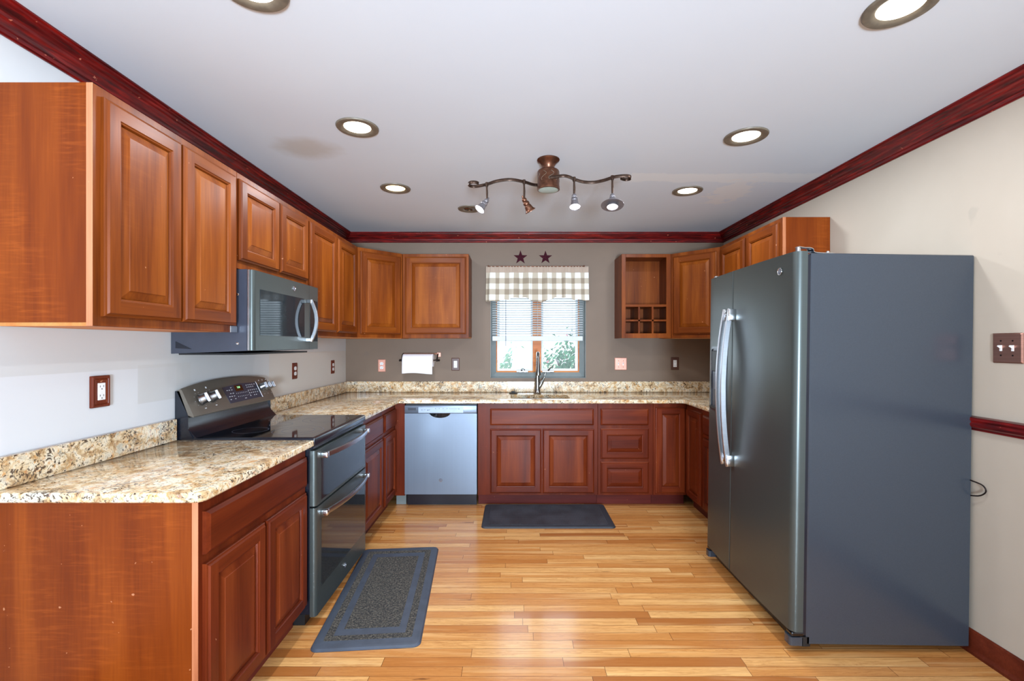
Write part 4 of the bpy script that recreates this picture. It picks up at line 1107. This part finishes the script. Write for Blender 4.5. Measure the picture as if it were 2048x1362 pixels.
bm = B(); R_ = .060; lathe(bm, [(.018, -.140), (R_, -.140), (R_, .140), (.018, .140), (.018, -.140)], Matrix.Rotation(PI/2, 4, 'Y'), 40); fin('roll', bm, 'paper', t, smooth=40)
bm = B(); lathe(bm, [(.016, -.1405), (.0185, -.1405), (.0185, .1405), (.016, .1405), (.016, -.1405)], Matrix.Rotation(PI/2, 4, 'Y'), 24); fin('core', bm, 'card', t, smooth=40)
bm = B(); G2 = []
for i in range(21):
    x = -.146+.285*i/20; c = []
    for j in range(13):
        if j < 6: a = math.radians(95-95*j/5); y = -(R_+.003)*math.cos(a) ; z = (R_+.003)*math.sin(a)
        else: y = -(R_+.003)-.002*(j-5)*.6; z = -(j-5)*.0175
        z2 = z+(.006*math.sin(i/20*4.5) if j > 8 else 0); c.append(bm.verts.new((x+(.004*(j-5)/7*math.sin(i) if j > 5 else 0)*.3, y, z2)))
    G2.append(c)
for i in range(20):
    for j in range(12): bm.faces.new((G2[i][j], G2[i+1][j], G2[i+1][j+1], G2[i][j+1]))
o = fin('hanging_sheet', bm, 'paper', t, smooth=60); sd = o.modifiers.new('t', 'SOLIDIFY'); sd.thickness = .0006

# ------------------------------------------------------------------ ceiling lights
def can(x, y, r, label, lit=True, mat='lens'):
    t = thing('recessed_light', label, 'ceiling light', (x, y, ZC), group='recessed ceiling lights')
    bm = B(); ri = r*.68 if lit else r*.50
    lathe(bm, [(r, -.001), (r, -.004), (r*.97, -.008), (ri+.012, -.010), (ri, -.006), (ri-.006, -.001)], seg=48); fin('trim_ring', bm, 'can_ring', t, smooth=40)
    if lit:
        bm = B(); lathe(bm, [(ri, -.0015), (ri*.6, -.0045), (0, -.006)], seg=48); fin('lens', bm, mat, t, smooth=60)
    else:
        bm = B(); lathe(bm, [(ri, -.0012), (ri*.9, -.008), (ri*.55, -.011), (ri*.45, -.004), (0, -.003)], seg=48); lab(fin('gimbal', bm, 'nickel', t, smooth=40), 'unlit grey eyeball insert')
    if lit:
        l = bpy.data.lights.new('can_lamp', 'AREA'); l.shape = 'DISK'; l.size = ri*1.8; l.energy = CANPOW; l.color = (.84, .92, 1)
        lo_ = bpy.data.objects.new('can_lamp', l); lo_.location = (x, y, ZC-.012); COL.objects.link(lo_)
can(-.79, 1.395, .102, 'lit recessed light nearest the camera on the left, cut by the top edge', mat='lens_w')
can(1.228, 1.475, .102, 'largest lit recessed light, at the top right above the fridge side', mat='lens_w')
can(-.778, 2.298, .102, 'lit recessed light beside the brown ceiling stain', mat='lens_w')
can(1.196, 2.397, .106, 'lit recessed light right of the track fixture, second from camera', mat='lens_w')
can(-.819, 3.193, .102, 'small yellowish lit recessed light on the far left of the ceiling')
can(1.21, 3.245, .102, 'small lit recessed light beside the spackled ceiling patch', mat='lens_w')
can(-.356, 3.675, .092, 'unlit grey recessed light near the leftmost spot head', lit=False)

# track fixture
tx, ty = .197, 2.70
tr = thing('track_light', 'bronze scrolled track light with four spot heads on the ceiling', 'ceiling light', (tx, ty, ZC))
bm = B(); lathe(bm, [(0, -.0005), (.064, -.0005), (.066, -.005), (.062, -.011), (.050, -.019), (.040, -.034), (.034, -.048), (.033, -.055), (.036, -.057), (.033, -.062), (0, -.062)], seg=40)
fin('canopy', bm, 'copperbr', tr, smooth=40)
bm = B(); lathe(bm, [(0, -.060), (.05, -.061), (.060, -.067), (.064, -.075), (.064, -.160), (.066, -.163), (.066, -.178), (.060, -.180), (0, -.178)], seg=40)
cyl = fin('barrel', bm, 'copperbr', tr, smooth=40)
bm = B(); lathe(bm, [(.058, -.1795), (.05, -.1825), (0, -.184)], seg=36); lab(fin('lower_lens', bm, 'frost', cyl, smooth=40), 'round pale green glass under the barrel')
# engraved scrolls on barrel/canopy
bm = B(); r = random.Random(1)
for k in range(9):
    a0 = k*2*PI/9
    pts = []
    for j in range(13):
        t_ = j/12; a = a0+.30*math.sin(t_*5.5)*(1-t_*.3); z = -.085-.05*t_; pts.append((.0642*math.cos(a), .0642*math.sin(a), z))
    tube(bm, pts, .0011, 5)
fin('engraved_scroll', bm, 'can_ring', cyl)
zA = -.127
def zoompt(u, v):    # track arm plan taken from where it stands under the ceiling
    px, py = 880+u/4.864, 290+v/4.864; Y = F*(ZC+zA-EYE)/(689-py); return ((px-1029)/F*Y-tx, Y-ty, zA)
armL = [(372, 372), (345, 362), (305, 362), (280, 376), (290, 396), (345, 403), (450, 384), (560, 350), (690, 337), (820, 360), (900, 385), (960, 392)]
armR = [(1050, 318), (1120, 310), (1200, 300), (1260, 312), (1310, 335), (1400, 360), (1500, 362), (1600, 342), (1700, 310), (1800, 300), (1850, 308), (1845, 330), (1800, 336), (1760, 324)]
for A in (armL, armR):
    bm = B(); P = smoothpath([zoompt(*p) for p in A], 6); tube(bm, P, 1, flat=(.010, .016)); fin('scroll_arm', bm, 'bronze', tr, smooth=40)
def head(p, rodlen, aim, shade=None, mat='pewter', lit=True, label=''):
    """aim: direction the lamp points"""
    bm = B(); x, y, z = p
    tube(bm, [(x, y, z+.012), (x, y, z-.012)], .009, 10); tube(bm, [(x, y, z), (x, y, z-rodlen*.25), (x+.001, y, z-rodlen*.5), (x, y, z-rodlen)], [.0062, .0055, .007, .0058], 10)
    rod = lab(fin('drop_rod', bm, 'bronze', tr, smooth=50), '')
    del rod['label']
    q = Vector((0, 0, -1)).rotation_difference(Vector(aim).normalized())
    m = Matrix.Translation((x+.006*aim[0], y+.006*aim[1], z-rodlen-.002)) @ q.to_matrix().to_4x4()
    bm = B(); lathe(bm, [(0, .030), (.004, .028), (.005, .018), (.010, .014), (.014, .006), (.015, -.004), (.0125, -.008), (.018, -.014), (.019, -.026), (.0155, -.030), (.020, -.036), (.023, -.052), (.0265, -.062), (.033, -.068), (.033, -.071), (.025, -.062), (.018, -.050), (0, -.048)], m, 26)
    h = lab(fin('spot_head', bm, mat, tr, smooth=45), label)
    bm = B(); lathe(bm, [(.029, -.0685), (.018, -.0645), (0, -.063)], m, 26); fin('bulb', bm, 'bulb' if lit else 'frost', h, smooth=60)
    if shade:
        bm = B(); lathe(bm, [(.022, -.050), (.045, -.0555), (.064, -.056), (.064, -.058), (.045, -.0575), (.022, -.052)], m, 36); fin('disc_shade', bm, 'pewter', h, smooth=40)
    if lit:
        l = bpy.data.lights.new('spot_lamp', 'SPOT'); l.energy = 7; l.spot_size = math.radians(70); l.spot_blend = .6; l.shadow_soft_size = .02; l.color = (1, .98, .95)
        lo_ = bpy.data.objects.new('spot_lamp', l); w_ = Vector((tx, ty, ZC))+(m @ Vector((0, 0, -.075))); lo_.location = w_
        lo_.rotation_euler = q.to_matrix().to_4x4().to_euler() ; COL.objects.link(lo_)
head(zoompt(455, 384), .098, (-.55, -.3, -.8), label='tilted left lit head')
head(zoompt(818, 359), .105, (.45, .25, -.72), mat='copperbr', lit=False, label='copper coloured head turned away')
head(zoompt(1305, 333), .098, (.02, -.3, -.95), label='lit head pointing down')
head(zoompt(1677, 318), .105, (-.06, -.28, -.95), shade=True, label='rightmost lit head with wide disc shade')

# ------------------------------------------------------------------ mats
def mat_obj(name, label, corner_c, w, d, rot, kind):
    t = thing(name, label, 'floor mat', (corner_c[0], corner_c[1], 0.0005), (0, 0, rot)); T = .014
    a, b = w/2, d/2; bm = B(); L = []
    for ins, z in ((0, 0), (0, .003), (.006, T*.8), (.018, T)):
        L.append([(x, y, z) for x, y in rrect(-a+ins, a-ins, -b+ins, b-ins, .035-ins*.6, 6)])
    loft(bm, L); fin('mat_body', bm, 'rubber' if kind == 0 else 'rubber2', t, smooth=35)
    if kind == 0:
        bm = B(); prism(bm, rrect(-a+.05, a-.05, -b+.04, b-.04, .02), T-.001, T+.0015, 'z'); lab(fin('studded_field', bm, 'stud', t), 'studded centre field')
    else:
        bm = B(); prism(bm, rrect(-a+.115, a-.115, -b+.14, b-.14, .003, 1), T-.001, T+.0012, 'z'); lab(fin('woven_field', bm, 'weave', t), 'rough brown-grey woven centre')
        for k in range(1):
            bm = B(); o_ = rrect(-a+.045, a-.045, -b+.055, b-.055, .01, 3); i_ = rrect(-a+.08, a-.08, -b+.09, b-.09, .004, 3)
            loft(bm, [[(x, y, T-.001) for x, y in o_], [(x, y, T+.001) for x, y in o_], [(x, y, T+.001) for x, y in i_], [(x, y, T-.001) for x, y in i_]], cap0=False, cap1=False)
            lab(fin('woven_border', bm, 'weave', t), 'rough woven border stripe')
mat_obj('kitchen_mat', 'black studded rubber mat on the floor in front of the sink cabinet', (.253, 3.675), 1.0, .50, 0, 0)
mat_obj('kitchen_mat', 'slate grey mat with woven centre on the floor in front of the range', (-.707, 2.572), .487, 1.02, math.radians(4.6), 1)
